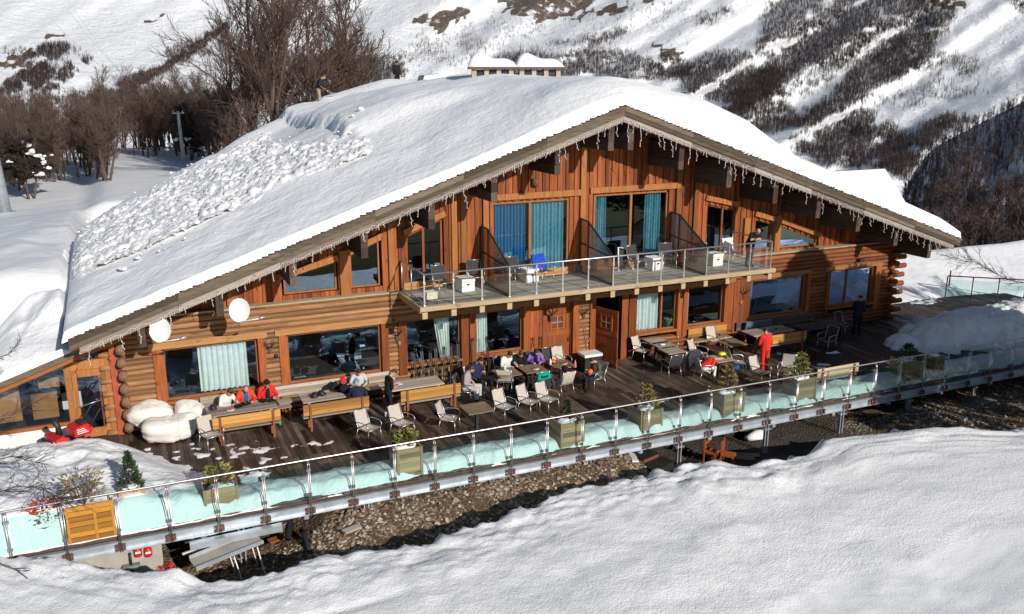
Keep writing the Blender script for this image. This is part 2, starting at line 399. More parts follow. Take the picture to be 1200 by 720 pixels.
# --- ground floor doors
def plankdoor(w, h, nm, par):
    d = MB(); n = 6
    for k in range(n): d.box(k*w/n, (k+1)*w/n-.006, 0, .05, 0, h, t=.35+.3*rt())
    d.box(.02, w-.02, -.02, 0, .12, .26, t=.4); d.box(.02, w-.02, -.02, 0, h*.55, h*.55+.2, t=.7); d.box(.02, w-.02, -.02, 0, h-.22, h-.06, t=.4)
    c = w/2; z0 = h*.68
    for a, b, e, f in ((c-.3, c+.3, z0-.06, z0), (c-.3, c+.3, z0+.44, z0+.5), (c-.3, c-.22, z0, z0+.44), (c+.22, c+.3, z0, z0+.44)): d.box(a, b, -.035, 0, e, f, t=.8)
    o = d.build(nm, ['wood_v'], par)
    g = MB(); g.box(c-.22, c+.22, -.012, 0.001, z0, z0+.44); g.build('pane', ['window'], o)
    g = MB(); g.box(c-.02, c+.02, -.03, -.012, z0, z0+.44); g.box(c-.22, c+.22, -.028, -.012, z0+.2, z0+.24); g.build('muntin', ['metal'], o)
    g = MB(); g.tube([(w-.1, -.06, 1.0), (w-.1, -.06, 1.16)], .015); g.tube([(w-.1, 0, 1.0), (w-.1, -.06, 1.0)], .015); g.build('handle', ['darkmetal'], o)
    return o
d1 = plankdoor(1.14, 2.3, 'door', CH); d1.location = (3.2, .1, .02)
d2 = plankdoor(1.12, 2.25, 'open_door', CH); d2.location = (5.37, -.02, .02); d2.rotation_euler = (0, 0, math.radians(-72)); d2['label'] = 'plank door standing open'
m = MB()
for k in range(3): m.box(2.6+k*.2, 2.6+k*.2+.19, .06, .14, 0, 2.6, t=rt())
m.box(3.14, 3.2, .03, .18, 0, 2.4); m.box(4.32, 4.36, .03, .18, 0, 2.4); m.box(3.2, 4.34, .05, .16, 2.34, 2.6)
m.pieces('door_panelling', ['wood_v'], CH)
# --- roof
m = MB()
xs = np.linspace(-12.5, 22.25, 40)
def roofrow(f0, f1):
    vs = []; fs = []
    for xx in xs: vs += [(xx, -1.9, f0(xx)), (xx, yend(xx), f0(xx)), (xx, -1.9, f1(xx)), (xx, yend(xx), f1(xx))]
    for i in range(len(xs)-1):
        a, b = i*4, i*4+4
        fs += [(a+2, b+2, b+3, a+3), (a, a+1, b+1, b), (a, b, b+2, a+2), (a+1, a+3, b+3, b+1)]
    fs += [(0, 2, 3, 1)]; e = (len(xs)-1)*4; fs += [(e, e+1, e+3, e+2)]
    return vs, fs
vs, fs = roofrow(lambda x: rz_(x)-.41, lambda x: rz_(x)-.08); m.add(vs, fs)
m.build('roof_deck', ['soffit'], CH)
def slopebar(m, xa, xb, y0, y1, zt, zb, **k):
    m.add([(xa, y0, rz_(xa)-zb), (xb, y0, rz_(xb)-zb), (xb, y1, rz_(xb)-zb), (xa, y1, rz_(xa)-zb), (xa, y0, rz_(xa)-zt), (xb, y0, rz_(xb)-zt), (xb, y1, rz_(xb)-zt), (xa, y1, rz_(xa)-zt)],
          [(0, 3, 2, 1), (4, 5, 6, 7), (0, 1, 5, 4), (1, 2, 6, 5), (2, 3, 7, 6), (3, 0, 4, 7)], **k)
for xa, xb in ((-12.55, AX), (AX, 22.35)):
    m = MB(); n = 6
    for k in range(n):
        a = xa+(xb-xa)*k/n; b = xa+(xb-xa)*(k+1)/n
        slopebar(m, a, b-.006, -2.02, -1.93, 0., .19, t=rt()); slopebar(m, a, b-.003, -2.0, -1.93, .192, .34, t=rt())
        slopebar(m, a, b, -1.96, -1.86, -.03, .02, t=.1)
    m.build('fascia_board', ['fascia'], CH)
    m = MB(); xx = xa
    while xx < xb:
        l = random.uniform(.05, .2); zq = rz_(xx+l/2); m.box(xx, xx+l*.9, -2.06+.03*rt(), -1.9, zq-.01, zq+random.uniform(.0, .035), t=rt()); xx += l
    m.build('shingle_edge', ['dark_wood'], CH)
    m = MB()
    for k in range(n):
        a = xa+(xb-xa)*k/n; b = xa+(xb-xa)*(k+1)/n
        if k == 0 and xa < 0: a += .25
        if k == n-1 and xb > 9: b -= .3
        slopebar(m, a, b-.005, -1.95, -1.88, .345, .56, t=rt())
    m.build('lower_fascia_board', ['fascia_low'], CH)
for px, zb in ((-10.67, 3.19), (-8.45, 3.88), (-6.24, 4.58), (-3.99, 5.26), (-1.75, 6.02), (.44, 6.78), (2.77, 7.56), (4.83, 8.29), (5.62, 8.29), (7.77, 7.52), (9.95, 6.76), (12.19, 6.03), (14.4, 5.32), (16.6, 4.61), (18.8, 3.86), (20.85, 3.15)):
    m = MB(); zt = sof(px)-.05; h = (zt-zb)/3
    for k in range(3): m.box(px-.11, px+.11, -1.72-.012*k, .5, zb+k*h, zb+(k+1)*h-.006, t=rt())
    m.build('purlin', ['dark_wood'], CH)
# --- balcony
BY, BZ = -2.27, 3.62
bal = MB()
bx = [-2.23+i for i in range(15)]
yy = BY
while yy < .19:
    y1 = min(yy+.145, .19)
    x = -2.36
    while x < 11.9:
        e = min(11.9, x+random.uniform(2.5, 4.5)); bal.box(x+.003, e-.003, yy+.004, y1-.004, BZ-.05, BZ, t=rt()); x = e
    yy = y1
bal.box(-2.34, 11.88, BY+.02, .18, BZ-.07, BZ-.053, t=0)
BAL = bal.build('balcony', ['grey_deck'], CH)
m = MB(); m.box(-2.42, 11.96, BY-.06, BY-.003, BZ-.15, BZ+.005, t=.6); m.box(-2.42, -2.365, BY, .1, BZ-.2, BZ+.005, t=.6); m.box(11.905, 11.96, BY, .1, BZ-.2, BZ+.005, t=.6)
m.build('edge_beam', ['edge'], BAL)
m = MB()
for xx in bx: m.box(xx-.1, xx+.1, BY+.06, .02, BZ-.3, BZ-.075, t=.4)
m.pieces('joist', ['wood_y'], BAL)
m = MB()
for xx in bx: m.box(xx-.088, xx+.088, BY+.035, BY+.059, BZ-.42, BZ-.205, t=.7)
m.pieces('joist_end', ['edge'], BAL)
for xx in bx:
    m = MB(); m.bar((xx, BY+.05, BZ-.0), (xx, BY+.05, BZ+1.03), .05, .02, (0, 1, 0)); m.box(xx-.035, xx+.035, BY+.01, BY+.085, BZ+.72, BZ+.79); m.box(xx-.05, xx+.05, BY+.0, BY+.1, BZ+.001, BZ+.02)
    m.build('railing_post', ['metal'], BAL)
m = MB(); m.tube([(bx[0], BY+.05, BZ+1.05), (bx[-1], BY+.05, BZ+1.05)], .03); m.tube([(bx[0], BY+.05, BZ+1.05), (bx[0], .2, BZ+1.05)], .025); m.tube([(bx[-1], BY+.05, BZ+1.05), (bx[-1], .2, BZ+1.05)], .025)
for xx in (bx[0], bx[-1]): m.tube([(xx, -.9, BZ), (xx, -.9, BZ+1.05)], .02); m.tube([(xx, .15, BZ), (xx, .15, BZ+1.06)], .025); m.tube([(xx, BY+.05, BZ+.1), (xx, .2, BZ+.1)], .02)
m.build('handrail', ['metal'], BAL)
m = MB()
for a, b in zip(bx[:-1], bx[1:]): m.box(a+.05, b-.05, BY+.045, BY+.055, BZ+.08, BZ+.9)
m.build('glass_panel', ['glass_clear'], BAL)
for i in (3, 7, 11):
    xx = bx[i]; P = [(.2, 3.66), (.2, 5.66), (-.38, 5.62), (BY+.08, 4.66), (BY+.08, 3.66)]
    f = MB()
    for k in range(5):
        a, b = P[k], P[(k+1) % 5]; f.bar((xx, a[0], a[1]), (xx, b[0], b[1]), .05, .05, (1, 0, 0))
    f.bar((xx+.002, -.38, 3.66), (xx+.002, -.38, 5.6), .05, .05, (1, 0, 0)); f.bar((xx+.002, .2, 4.75), (xx+.002, BY+.1, 4.6), .04, .04, (1, 0, 0))
    pt = f.build('partition', ['darkmetal'], CH)
    g = MB(); g.prism([(xx-.005, a*.97-.01, b) for a, b in P], (.01, 0, 0)); g.build('partition_glass', ['glass_brown'], pt)
# --- annex lean-to on the left
m = MB()
def az(x): return 3.15+(x+12.49)*.344
for xa, xb, y0, y1, zt, zb, mi in ((-18, -12.0, -1.03, -.94, 0, .2, 0), (-18, -11.0, -.9, -.82, .235, .36, 1)):
    m.add([(xa, y0, az(xa)-zb), (xb, y0, az(xb)-zb), (xb, y1, az(xb)-zb), (xa, y1, az(xa)-zb), (xa, y0, az(xa)-zt), (xb, y0, az(xb)-zt), (xb, y1, az(xb)-zt), (xa, y1, az(xa)-zt)],
          [(0, 3, 2, 1), (4, 5, 6, 7), (0, 1, 5, 4), (1, 2, 6, 5), (2, 3, 7, 6), (3, 0, 4, 7)], m=mi, t=.6)
m.build('annex_fascia', ['fascia', 'wood_h'], CH)
m = MB(); xa, xb = -18, -12.0
m.add([(xa, -.93, az(xa)-.2), (xb, -.93, az(xb)-.2), (xb, 10, az(xb)-.2), (xa, 10, az(xa)-.2), (xa, -.93, az(xa)-.01), (xb, -.93, az(xb)-.01), (xb, 10, az(xb)-.01), (xa, 10, az(xa)-.01)],
      [(0, 3, 2, 1), (4, 5, 6, 7), (0, 1, 5, 4), (1, 2, 6, 5), (2, 3, 7, 6), (3, 0, 4, 7)]); m.build('annex_roof', ['soffit'], CH)
m = MB(); m.box(-12.0, -11.5, .12, .3, 0, 3.3); m.box(-11.62, -11.45, -.1, .12, 0, 3.4); m.build('red_corner_panel', ['redpaint'], CH)
m = MB()
for a, b in ((-12.9, -12.72), (-11.78, -11.62)): m.box(a, b, -.02, .1, 0, 2.55, t=.7)
m.box(-12.72, -11.78, -.015, .1, 2.22, 2.5, t=.9)
m.pieces('annex_door_frame', ['post_v'], CH)
m = MB()
for a, b, e, f in ((-12.71, -12.58, .02, 2.2), (-11.92, -11.79, .02, 2.2), (-12.58, -11.92, 1.98, 2.2), (-12.58, -11.92, .02, .3)): m.box(a, b, .02, .08, e, f, t=.8)
ad = m.build('annex_door', ['post_v'], CH)
m = MB(); m.box(-12.58, -11.92, .045, .055, .3, 1.98); m.build('pane', ['window'], ad)
m = MB(); m.tube([(-12.62, -.02, 1.05), (-12.0, -.03, 1.2)], .016); m.build('handle', ['metal'], ad)
m = MB(); m.prism([(-18, .03, .62), (-12.9, .03, .62), (-12.9, .03, 2.7), (-18, .03, .95)], (0, .012, 0)); m.prism([(-12.7, .03, 2.5), (-11.7, .03, 2.5), (-11.7, .03, 3.2), (-12.7, .03, 2.85)], (0, .012, 0)); gw = m.build('annex_glazing', ['window'], CH)
m = MB(); m.box(-18, -12.9, -.05, .1, .52, .62, t=.6); m.build('annex_sill', ['wood_h'], CH)
m = MB(); m.box(-18, -12.9, .0, .12, -.1, .52); m.build('annex_plinth', ['white'], CH)
m = MB(); m.box(-16.5, -14.2, .5, .6, .7, 2.05, t=.8); m.box(-13.9, -13.2, .4, .5, .7, 1.5, t=.5); m.box(-13.7, -12.95, .9, .98, 1.5, 1.8, t=.7)
m.pieces('leaning_boards', ['beam_pale'], CH)
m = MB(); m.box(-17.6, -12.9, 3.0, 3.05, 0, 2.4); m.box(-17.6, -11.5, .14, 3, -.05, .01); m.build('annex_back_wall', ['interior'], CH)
# ================================================================== SNOW ON THE ROOFS
def inpoly(x, y, P):
    c = False; n = len(P); j = n-1
    for i in range(n):
        if (P[i][1] > y) != (P[j][1] > y) and x < (P[j][0]-P[i][0])*(y-P[i][1])/(P[j][1]-P[i][1])+P[i][0]: c = not c
        j = i
    return c
def lerp_tab(x, T):
    if x <= T[0][0]: return T[0][1]
    for a, b in zip(T[:-1], T[1:]):
        if x <= b[0]: return a[1]+(b[1]-a[1])*(x-a[0])/(b[0]-a[0])
    return T[-1][1]
DEB = [(66, 330), (80, 285), (150, 235), (245, 186), (310, 155), (330, 168), (438, 163), (432, 188), (330, 215), (265, 262), (205, 300), (130, 325)]
TT = [(-12.75, .42), (-6, .6), (0, .8), (5, 1.02), (9, 1.45), (11.3, 1.45), (12.3, 1.1), (13.2, .72), (19, .72), (21, .62), (22.5, .08)]
def debmask(px, py):
    jx = 9*fbm(px*.05, py*.05, 3.); jy = 7*fbm(px*.05, py*.05, 9.)
    return inpoly(px+jx, py+jy, DEB)
def roof_top(x, y):
    e = yend(x); b = lerp_tab(x, TT); fr = .05+.95*sstep(-3.2, 6.2, y)**.75*(.30+.70*sstep(-2.3, -1.2, y)); fa = .14+.86*math.sqrt(sstep(-2.7, .4, y)); k5 = sstep(-1., 6.5, x); fl = .05+1.15*sstep(-3.4, 9., y)**.85*(.30+.70*sstep(-2.3, -1.2, y)); t = b*(1-k5)*fl*(1.3+.25*sstep(2, -6, x))+b*k5*fa
    lt = sstep(-12.75, -12.2, x); t *= .25+.75*math.sqrt(lt)
    d = (e-y); t *= math.sqrt(sstep(-.2, 2.2, d)*.95+.05)
    far = sstep(4, 12, y)
    t += .2*far*fbm(x*.16, y*.16, 1., 2)+.09*fbm(x*.45, y*.45, 4., 2)*sstep(-1.6, 0, y)
    t += .5*math.exp(-((d-3.4)/1.9)**2)*sstep(-9, -3, x)*sstep(9, 4, x)-.3*math.exp(-((d-8.2-.5*x*.3)/2.2)**2)*sstep(-10, -4, x)*sstep(8, 3, x)                        # drift along the far edge
    t += .25*sstep(9.5, 6.5, d)*sstep(11, 16, y)*sstep(-6, -1, x); t -= .85*sstep(13, 23, y)
    t += .42*sstep(-2.55, -2.2, x+.35*fbm(y*.5, 0, 3)+.12*fbm(y*2.2, 1, 3))*(1-sstep(-.8, 4.5, x))*sstep(4.6, 6.4, y)*sstep(23, 19, y)
    # rounded ridge instead of a knife edge
    zz = AZ-SL*math.sqrt((x-AX)**2+1.1)+.25
    return zz+max(t, .03)
def roof_snow():
    m = MB(); m.smooth = True
    nx, ny = 330, 190; vs = []
    for i in range(nx+1):
        x = -12.72+(22.48+12.72)*i/nx
        for j in range(ny+1):
            v = j/ny; v = v*.55+.45*v*v
            y0 = -2.0-.06*abs(fbm(x*1.3, 0, 5)); y = y0+(yend(x)-y0)*v
            if j == 0: vs.append((x, y0+.02, rz_(x)-.03)); continue
            z = roof_top(x, y)
            if x < -6 and y < 8: z += .03*fbm(x*1.1, y*1.1, 7)
            if j == ny: z = rz_(x)-.3
            if i in (0, nx): z = min(z, rz_(x)+.02)
            vs.append((x, y, z))
    fs = [(i*(ny+1)+j, (i+1)*(ny+1)+j, (i+1)*(ny+1)+j+1, i*(ny+1)+j+1) for i in range(nx) for j in range(ny)]
    m.add(vs, fs, sm=True)
    # snow on the lean-to
    na, nb = 70, 70; vs = []
    for i in range(na+1):
        x = -18+(5.5)*i/na
        for j in range(nb+1):
            y = -1.05+11*(j/nb)**1.3
            t = .12+(.42+.8*sstep(-15.5, -13, x)*sstep(-.3, 2., y))*math.sqrt(sstep(-1.2, 0, y))*(.85+.4*fbm(x*.5, y*.5, 2)); t *= sstep(-12.5, -12.9, x)*.9+.1
            vs.append((x, y, az(x)-.01+t if j else az(x)-.02))
    m.add(vs, [(i*(nb+1)+j, (i+1)*(nb+1)+j, (i+1)*(nb+1)+j+1, i*(nb+1)+j+1) for i in range(na) for j in range(nb)], sm=True)
    return m.build('roof_snow', ['roofsnow'])
tag(roof_snow(), 'thick smooth snow cover lying over the whole chalet roof', 'snow', kind='stuff')
def chunk(m, c, r, **k):
    n = 6; vs = []; q = Matrix.Rotation(random.gauss(0, .35), 3, 'X') @ Matrix.Rotation(random.gauss(.2, .3), 3, 'Y') @ Matrix.Rotation(random.uniform(0, 6.28), 3, 'Z')
    for sx in (-1, 1):
        for sy in (-1, 1):
            for sz in (-1, 1):
                vs.append(V(c)+q @ V((sx*r*random.uniform(.55, 1.1), sy*r*random.uniform(.5, 1), sz*r*random.uniform(.3, .6))))
    m.add(vs, [(0, 1, 3, 2), (4, 6, 7, 5), (0, 4, 5, 1), (2, 3, 7, 6), (0, 2, 6, 4), (1, 5, 7, 3)], **k)
def softmask(px, py):
    return sum(debmask(px+dx, py+dy) for dx, dy in ((0, 0), (5, 2), (-5, 2), (3, -4), (-3, -4), (9, 0), (-9, 3), (0, 7)))/8
m = MB(); DX = .055; DY = .075; NX, NY = int(12.9/DX), int(23/DY); vid = {}; vs = []; fs = []
def debz(x, y, k):
    d, p = mnoise.voronoi(V((x*2.6, y*2.2, 1.3))); d2, p2 = mnoise.voronoi(V((x*7.5, y*6.2, 4.1)))
    c1 = mnoise.cell(p[0]*9.7); c2 = mnoise.cell(p2[0]*7.3); e1 = sstep(0, .28, d[1]-d[0]); e2 = sstep(0, .35, d2[1]-d2[0]); bl = mnoise.cell(p[0]*3.1+V((5, 5, 5)))
    z = .05+.12*(.5+.5*c1)*e1+.085*(.5+.5*c2)*e2+.07*fbm(x*1.3, y*1.1, 6)+(.05*(p[0].x-x*2.6)*bl)
    return z*k-.085*(1-k)
for i in range(NX):
    for j in range(NY):
        x = -12.5+i*DX; y = 2.6+j*DY
        if y > yend(x)-.25: continue
        zt = roof_top(x, y); px, py = PROJ((x, y, zt)); k = softmask(px, py)
        if k <= 0: continue
        vid[i, j] = len(vs); vs.append((x, y, zt+debz(x, y, k)))
for (i, j), q in vid.items():
    r_ = [(i+1, j), (i+1, j+1), (i, j+1)]
    if all(c in vid for c in r_): fs.append((q, *[vid[c] for c in r_]))
m.add(vs, fs, sm=True); cnt = 0
while cnt < 240:
    px, py = random.uniform(55, 460), random.uniform(145, 345)
    k = softmask(px+random.gauss(0, 14), py+random.gauss(0, 10))
    if random.random() > k: continue
    d = ray(px, py); n_ = V((-SL, 0, 1)); t = (AZ+.75-SL*AX-n_.dot(CAM))/n_.dot(d); p = CAM+d*t
    if p.y > yend(p.x)-.4 or p.x < -12.5 or p.y < 1: continue
    r = random.choice((.02, .025, .03, .04, .05, .07, .1)); m.ell((p.x, p.y, roof_top(p.x, p.y)+.10*softmask(px, py)+.01), (r, r*random.uniform(.6, 1), r*random.uniform(.4, .7)), 7, 5, Matrix.Rotation(random.random()*6, 3, 'Z'), 1.1); cnt += 1
MAT['chunk'] = snowmat('broken_snow', [(3, .05), (12, .012)], (.82, .82, .82))
tag(m.build('snow_debris', ['chunk']), 'broken lumps of slid snow in a band across the left roof slope', 'snow', kind='stuff')
m = MB()
for px, py in ((604, 168), (612, 170), (605, 165)):
    p = PY(px, py, -1.2); chunk(m, (p.x, p.y+.5, p.z+.02), .14)
# ================================================================== TERRAIN AROUND THE CHALET
def ground_h(x, y):
    dd = math.hypot(x-CAM.x, y-CAM.y)
    L = 2.75+.25*fbm(x*.05, y*.05, 3)+.06*fbm(x*.4, y*.3, 3)
    L += 1.75*sstep(-20.5, -14.2, x)*sstep(1.0, 5, y)*sstep(38, 12, y)*(1+.12*fbm(x*.5, y*.3, 4))
    L = .25+(L-.25)*sstep(-.5, 4.0, y)
    B = 3.6-18*sstep(-2, 14, x)
    Rr = -.4+.46*sstep(1.3, 2.1, y+.25*max(0, x-27))+.30*max(0, y-1.6-.25*max(0, 27-x))*sstep(20.5, 22, x)+.12*fbm(x*.3, y*.3, 8)*sstep(1, 4, y); yy_ = y-1.6-.25*max(0, 27-x); Rr = min(Rr, 1.35+.1*fbm(x*.2, y*.2)-.36*max(0, yy_-4.5)); Rr = max(Rr, -14)
    a = sstep(-11.2, -13., x); b = sstep(25, 29, y); c = sstep(20.6, 21.4, x)
    z = -.4*(1-a)*(1-c)*(1-b)+L*a+B*b*(1-a)*(1-c)+Rr*c*(1-a)
    if -18 < x < -11 and y < 3.1: z = min(z, -.2)
    return z-26*sstep(95, 230, dd)
m = MB()
gx = np.concatenate([np.linspace(-120, -30, 30), np.linspace(-29, 45, 190), np.linspace(48, 150, 26)]); gy = np.concatenate([np.linspace(-1.2, 40, 120), np.linspace(41, 230, 80)])
vs = [(x, y, ground_h(x, y)) for y in gy for x in gx]; nx = len(gx)
m.add(vs, [(j*nx+i, j*nx+i+1, (j+1)*nx+i+1, (j+1)*nx+i) for j in range(len(gy)-1) for i in range(nx-1)], sm=True)
struct(m.build('snow_ground', ['snow']), 'open snow field and drifts around the chalet', 'snow ground')
# gravel below the terrace
def gravel_h(x, y):
    e = .95*min(1, max(0, (y+9.7)/2.8))*sstep(4.6, 2.2, x)*sstep(-8.6, -5.5, x)
    r = .55*sstep(9, 16, x)
    return -1.5+e+r+.05*fbm(x*.8, y*.8, 2)+.03*fbm(x*3, y*3, 5)
def gravelmat():
    s = N('brown_gravel'); co = s.coords(); v = s.n('TexVoronoi'); v.inputs['Scale'].default_value = 13; s.l(co, v.inputs['Vector'])
    bw = s.n('RGBToBW'); s.l(v.outputs['Color'], bw.inputs[0])
    st = s.ramp(bw.outputs[0], [(.2, (.08, .05, .03)), (.5, (.17, .11, .068)), (.68, (.30, .22, .15)), (.85, (.5, .42, .34))])
    nz = s.noise(co, .7, 5, .7); st = s.mix(st, (.10, .065, .038), s.ramp(nz, [(.42, (0, 0, 0)), (.62, (1, 1, 1))]))
    as_ = s.ramp(s.noise(co, 2.5, 5, .7), [(.3, (.05, .042, .036)), (.7, (.10, .085, .07))])
    col = s.mix(st, as_, s.attr('tint'))
    return s.finish(col, .9, 0, (s.math('SUBTRACT', 1, v.outputs['Distance']), .9, .04), .2)
MAT['gravel'] = gravelmat()
m = MB(); NX, NY = 330, 90; vs = []; fs = []; tn = []
for j in range(NY+1):
    for i in range(NX+1):
        x = -20+66*i/NX; y = -15+17*j/NY; vs.append((x, y, gravel_h(x, y)))
for j in range(NY):
    for i in range(NX):
        x = -20+66*i/NX; y = -15+17*j/NY
        m.f.append([j*(NX+1)+i, j*(NX+1)+i+1, (j+1)*(NX+1)+i+1, (j+1)*(NX+1)+i]); m.m.append(0); m.sm.append(True)
        m.t.append(sstep(3.2, 5, x+.6*fbm(x, y))*sstep(13.5, 10.5, x+1.2*fbm(x*.6, y*.6)))
m.v = vs
struct(m.build('gravel_ground', ['gravel']), 'brown gravel and wet asphalt below the terrace', 'ground')
m = MB()
for k in range(2600):
    x = random.uniform(-8.5, 3.2) if random.random() < .8 else random.uniform(12, 22); y = random.uniform(-10.8, -6.7)
    r = random.choice((.022, .03, .04, .055)); m.tint = random.choice((.25, .45, .6, .9)); chunk(m, (x, y, gravel_h(x, y)+r*.3), r)
for k in range(150):
    cx_, cy_ = random.choice(((-6, -8.4), (-3.5, -8), (-1, -7.8), (1.5, -7.6), (3.2, -8.4), (14, -8.6), (19, -8.8))); x = random.gauss(cx_, .9); y = random.gauss(cy_, .5)
    r = random.uniform(.04, .10); m.tint = random.choice((.2, .3, .5, .7)); chunk(m, (x, y, gravel_h(x, y)+r*.2), r)
sm_ = N('pale_pebble'); MAT['pebble'] = sm_.finish(sm_.ramp(sm_.attr('tint'), [(.2, (.1, .07, .05)), (.55, (.28, .22, .16)), (.95, (.5, .44, .36))]), .85)
tag(m.build('pebbles', ['pebble']), 'loose pale pebbles strewn over the gravel slope', 'pebbles', kind='stuff')
# foreground snow bank
CR = [(-20, -6.6), (-16, -7.3), (-14.1, -7.9), (-12.9, -8.6), (-11.9, -9.4), (-10.8, -10.2), (-9.3, -11.), (-8.2, -10.9), (-7.2, -10.8), (-6.3, -11.0), (-5.3, -11.05), (-4.3, -10.85), (-2.9, -10.6), (-2., -10.55), (-.2, -10.05), (1.3, -10.2), (3.45, -10.3), (4.2, -10.8), (4.9, -11.1), (5.8, -10.9), (6.8, -10.8), (8.4, -10.3), (10., -10.7), (12, -11.2), (13.7, -11.9), (17, -12.8), (30, -15), (50, -19)]
def crest(x): return lerp_tab(x, CR)+.5+.22*fbm(x*1.1, 0, 2)+.1*fbm(x*3.3, 1, 2)
def bank_h(x, y):
    c = crest(x); d = c-y; q = V((x, y, 0))
    rough = sstep(11, 6.0, d+1.8*fbm(x*.16, y*.3, 3)-.45*(x+5)*.12); rough = .5+.5*rough
    z = .12+.07*fbm(x*.28, y*.4, 5)+.2*fbm(x*.1, y*.18, 7)-.11*max(0, d-1)
    z += rough*(.012*mnoise.fractal(V((x*1.6, y*2.0, 1)), .6, 2.1, 5)+.035*abs(mnoise.noise(V((x*4.5, y*6, 4))))*(.4+abs(fbm(x*.5, y*.6, 15))))
    z += sstep(2.4, .2, d)*(.20*abs(fbm(x*.7, y*.9, 8))+.07*abs(fbm(x*2.7, y*2.9, 1))+.03*abs(fbm(x*7, y*7, 1)))
    z -= .05*math.exp(-((y+12.2-.05*(x+8)**2*.12)/.12)**2)*sstep(-5.5, -7, x)
    dr = sstep(0, -1.15, d+.15*fbm(x*2, y*2, 4)); g = gravel_h(x, y)-.12
    return z+(g-z)*dr
m = MB(); NX, NY = 520, 210; vs = []
for j in range(NY+1):
    v = j/NY
    for i in range(NX+1):
        u = i/NX; x = -21+21*u/.28*.0 + (-21+48*(u/.88) if u < .88 else 27+(u-.88)/.12*24)
        c = lerp_tab(x, CR); y = c+1.5-(v**1.35)*17
        vs.append((x, y, bank_h(x, y)))
m.add(vs, [(j*(NX+1)+i, (j+1)*(NX+1)+i, (j+1)*(NX+1)+i+1, j*(NX+1)+i+1) for j in range(NY) for i in range(NX)], sm=True)
sb_ = m.build('snow_bank', ['crust']); gr_ = []
for v in vs:
    px, py = PROJ(v); gr_.append(1-.6*sstep(-6, 22, py+14*fbm(px*.012, py*.03, 3)-(712-(px-880)*.34))*sstep(820, 930, px))
a_ = sb_.data.attributes.new('grain', 'FLOAT', 'POINT'); a_.data.foreach_set('value', gr_)
struct(sb_, 'crusted ploughed snow bank in the foreground', 'snow bank')
# ================================================================== TERRACE
s = N('wet_deck_board'); co = s.coords((11, .8, 11)); a = s.noise(co, 1.4, 5, .65)
c = s.ramp(a, [(.25, (.06, .042, .031)), (.75, (.17, .122, .09))])
c = s.mix(c, s.ramp(s.attr('tint'), [(0, (.25, .24, .24)), (.5, (.9, .87, .85)), (.85, (1.5, 1.45, 1.4)), (1, (2.1, 2.0, 1.9))]), 1., 'MULTIPLY')
wet = s.noise(s.coords(), .55, 4, .6); wf = s.ramp(wet, [(.42, (1, 1, 1)), (.6, (0, 0, 0))])
c = s.mix(c, s.mix(c, (.38, .36, .37), 1., 'MULTIPLY'), s.math('MULTIPLY', wf, .8))
rr = s.ramp(wet, [(.42, (.42,)*3), (.6, (.8,)*3)])
MAT['deck'] = s.finish(c, rr, 0, (a, .5, .01), .3)
def raily(x): return -6.93-.0075*(x-3)
def decky0(x): return raily(x)+.04
m = MB(); x = -17.
while x < 30:
    wd = .145; ylo = decky0(x) if x < 24 else decky0(24)+(x-24)*.55
    yhi = .1 if x < 20.9 else 2.2-.05*(x-21)
    y = ylo-.02
    while y < yhi-.05:
        e = min(yhi, y+random.uniform(1.2, 3.6)); e = yhi if yhi-e < .4 else e
        tn = min(1, max(0, random.gauss(.45, .27))); m.box(x+.004, x+wd-.004, y+.003, e-.003, -.045, random.uniform(-.003, .003), t=tn); y = e
    x += wd
DECK = struct(m.build('terrace_deck', ['deck']), 'dark wet timber terrace deck', 'terrace')
m = MB(); m.box(-17, 24.2, -6.7, .05, -.16, -.05); m.box(24, 30, -4, 2, -.16, -.05); m.build('deck_underlay', ['black'], DECK)
X0, X1 = -15.2, 23.9
m = MB(); m.bar((X0, raily(X0)+.05, -.06), (X1, raily(X1)+.05, -.06), .03, .12); m.build('deck_fascia', ['dark_wood'], DECK)
m = MB()
for zz, th in ((-.15, .02), (-.41, .02)): m.bar((X0, raily(X0)-.02, zz), (X1, raily(X1)-.02, zz), .13, th)
m.bar((X0, raily(X0)+.03, -.28), (X1, raily(X1)+.03, -.28), .02, .24); m.build('edge_channel', ['zinc'], DECK)
m = MB()
for zz, th in ((-.44, .02), (-.68, .02)): m.bar((-6, -6.3, zz), (13, -6.45, zz), .16, th)
m.bar((-6, -6.32, -.56), (13, -6.47, -.56), .02, .24)
for q in range(16): xx = -15+q*2.6; m.bar((xx, raily(xx)+.1, -.52), (xx, 0, -.52), .12, .2)
m.pieces('under_beam', ['zinc'], DECK)
for xx in (-8.9, -5.6, -1.9, 1.3, 4.6, 8.1, 11.4, 14.6, 18):
    m = MB(); zz = gravel_h(xx, -6.6)
    for s_ in (-.06, .06): m.bar((xx+s_, -6.85, zz-.1), (xx+s_, -6.85, -.42), .03, .1)
    m.cbox((xx, -6.85, -.62), .3, .2, .03); m.build('support_post', ['zinc'], DECK)
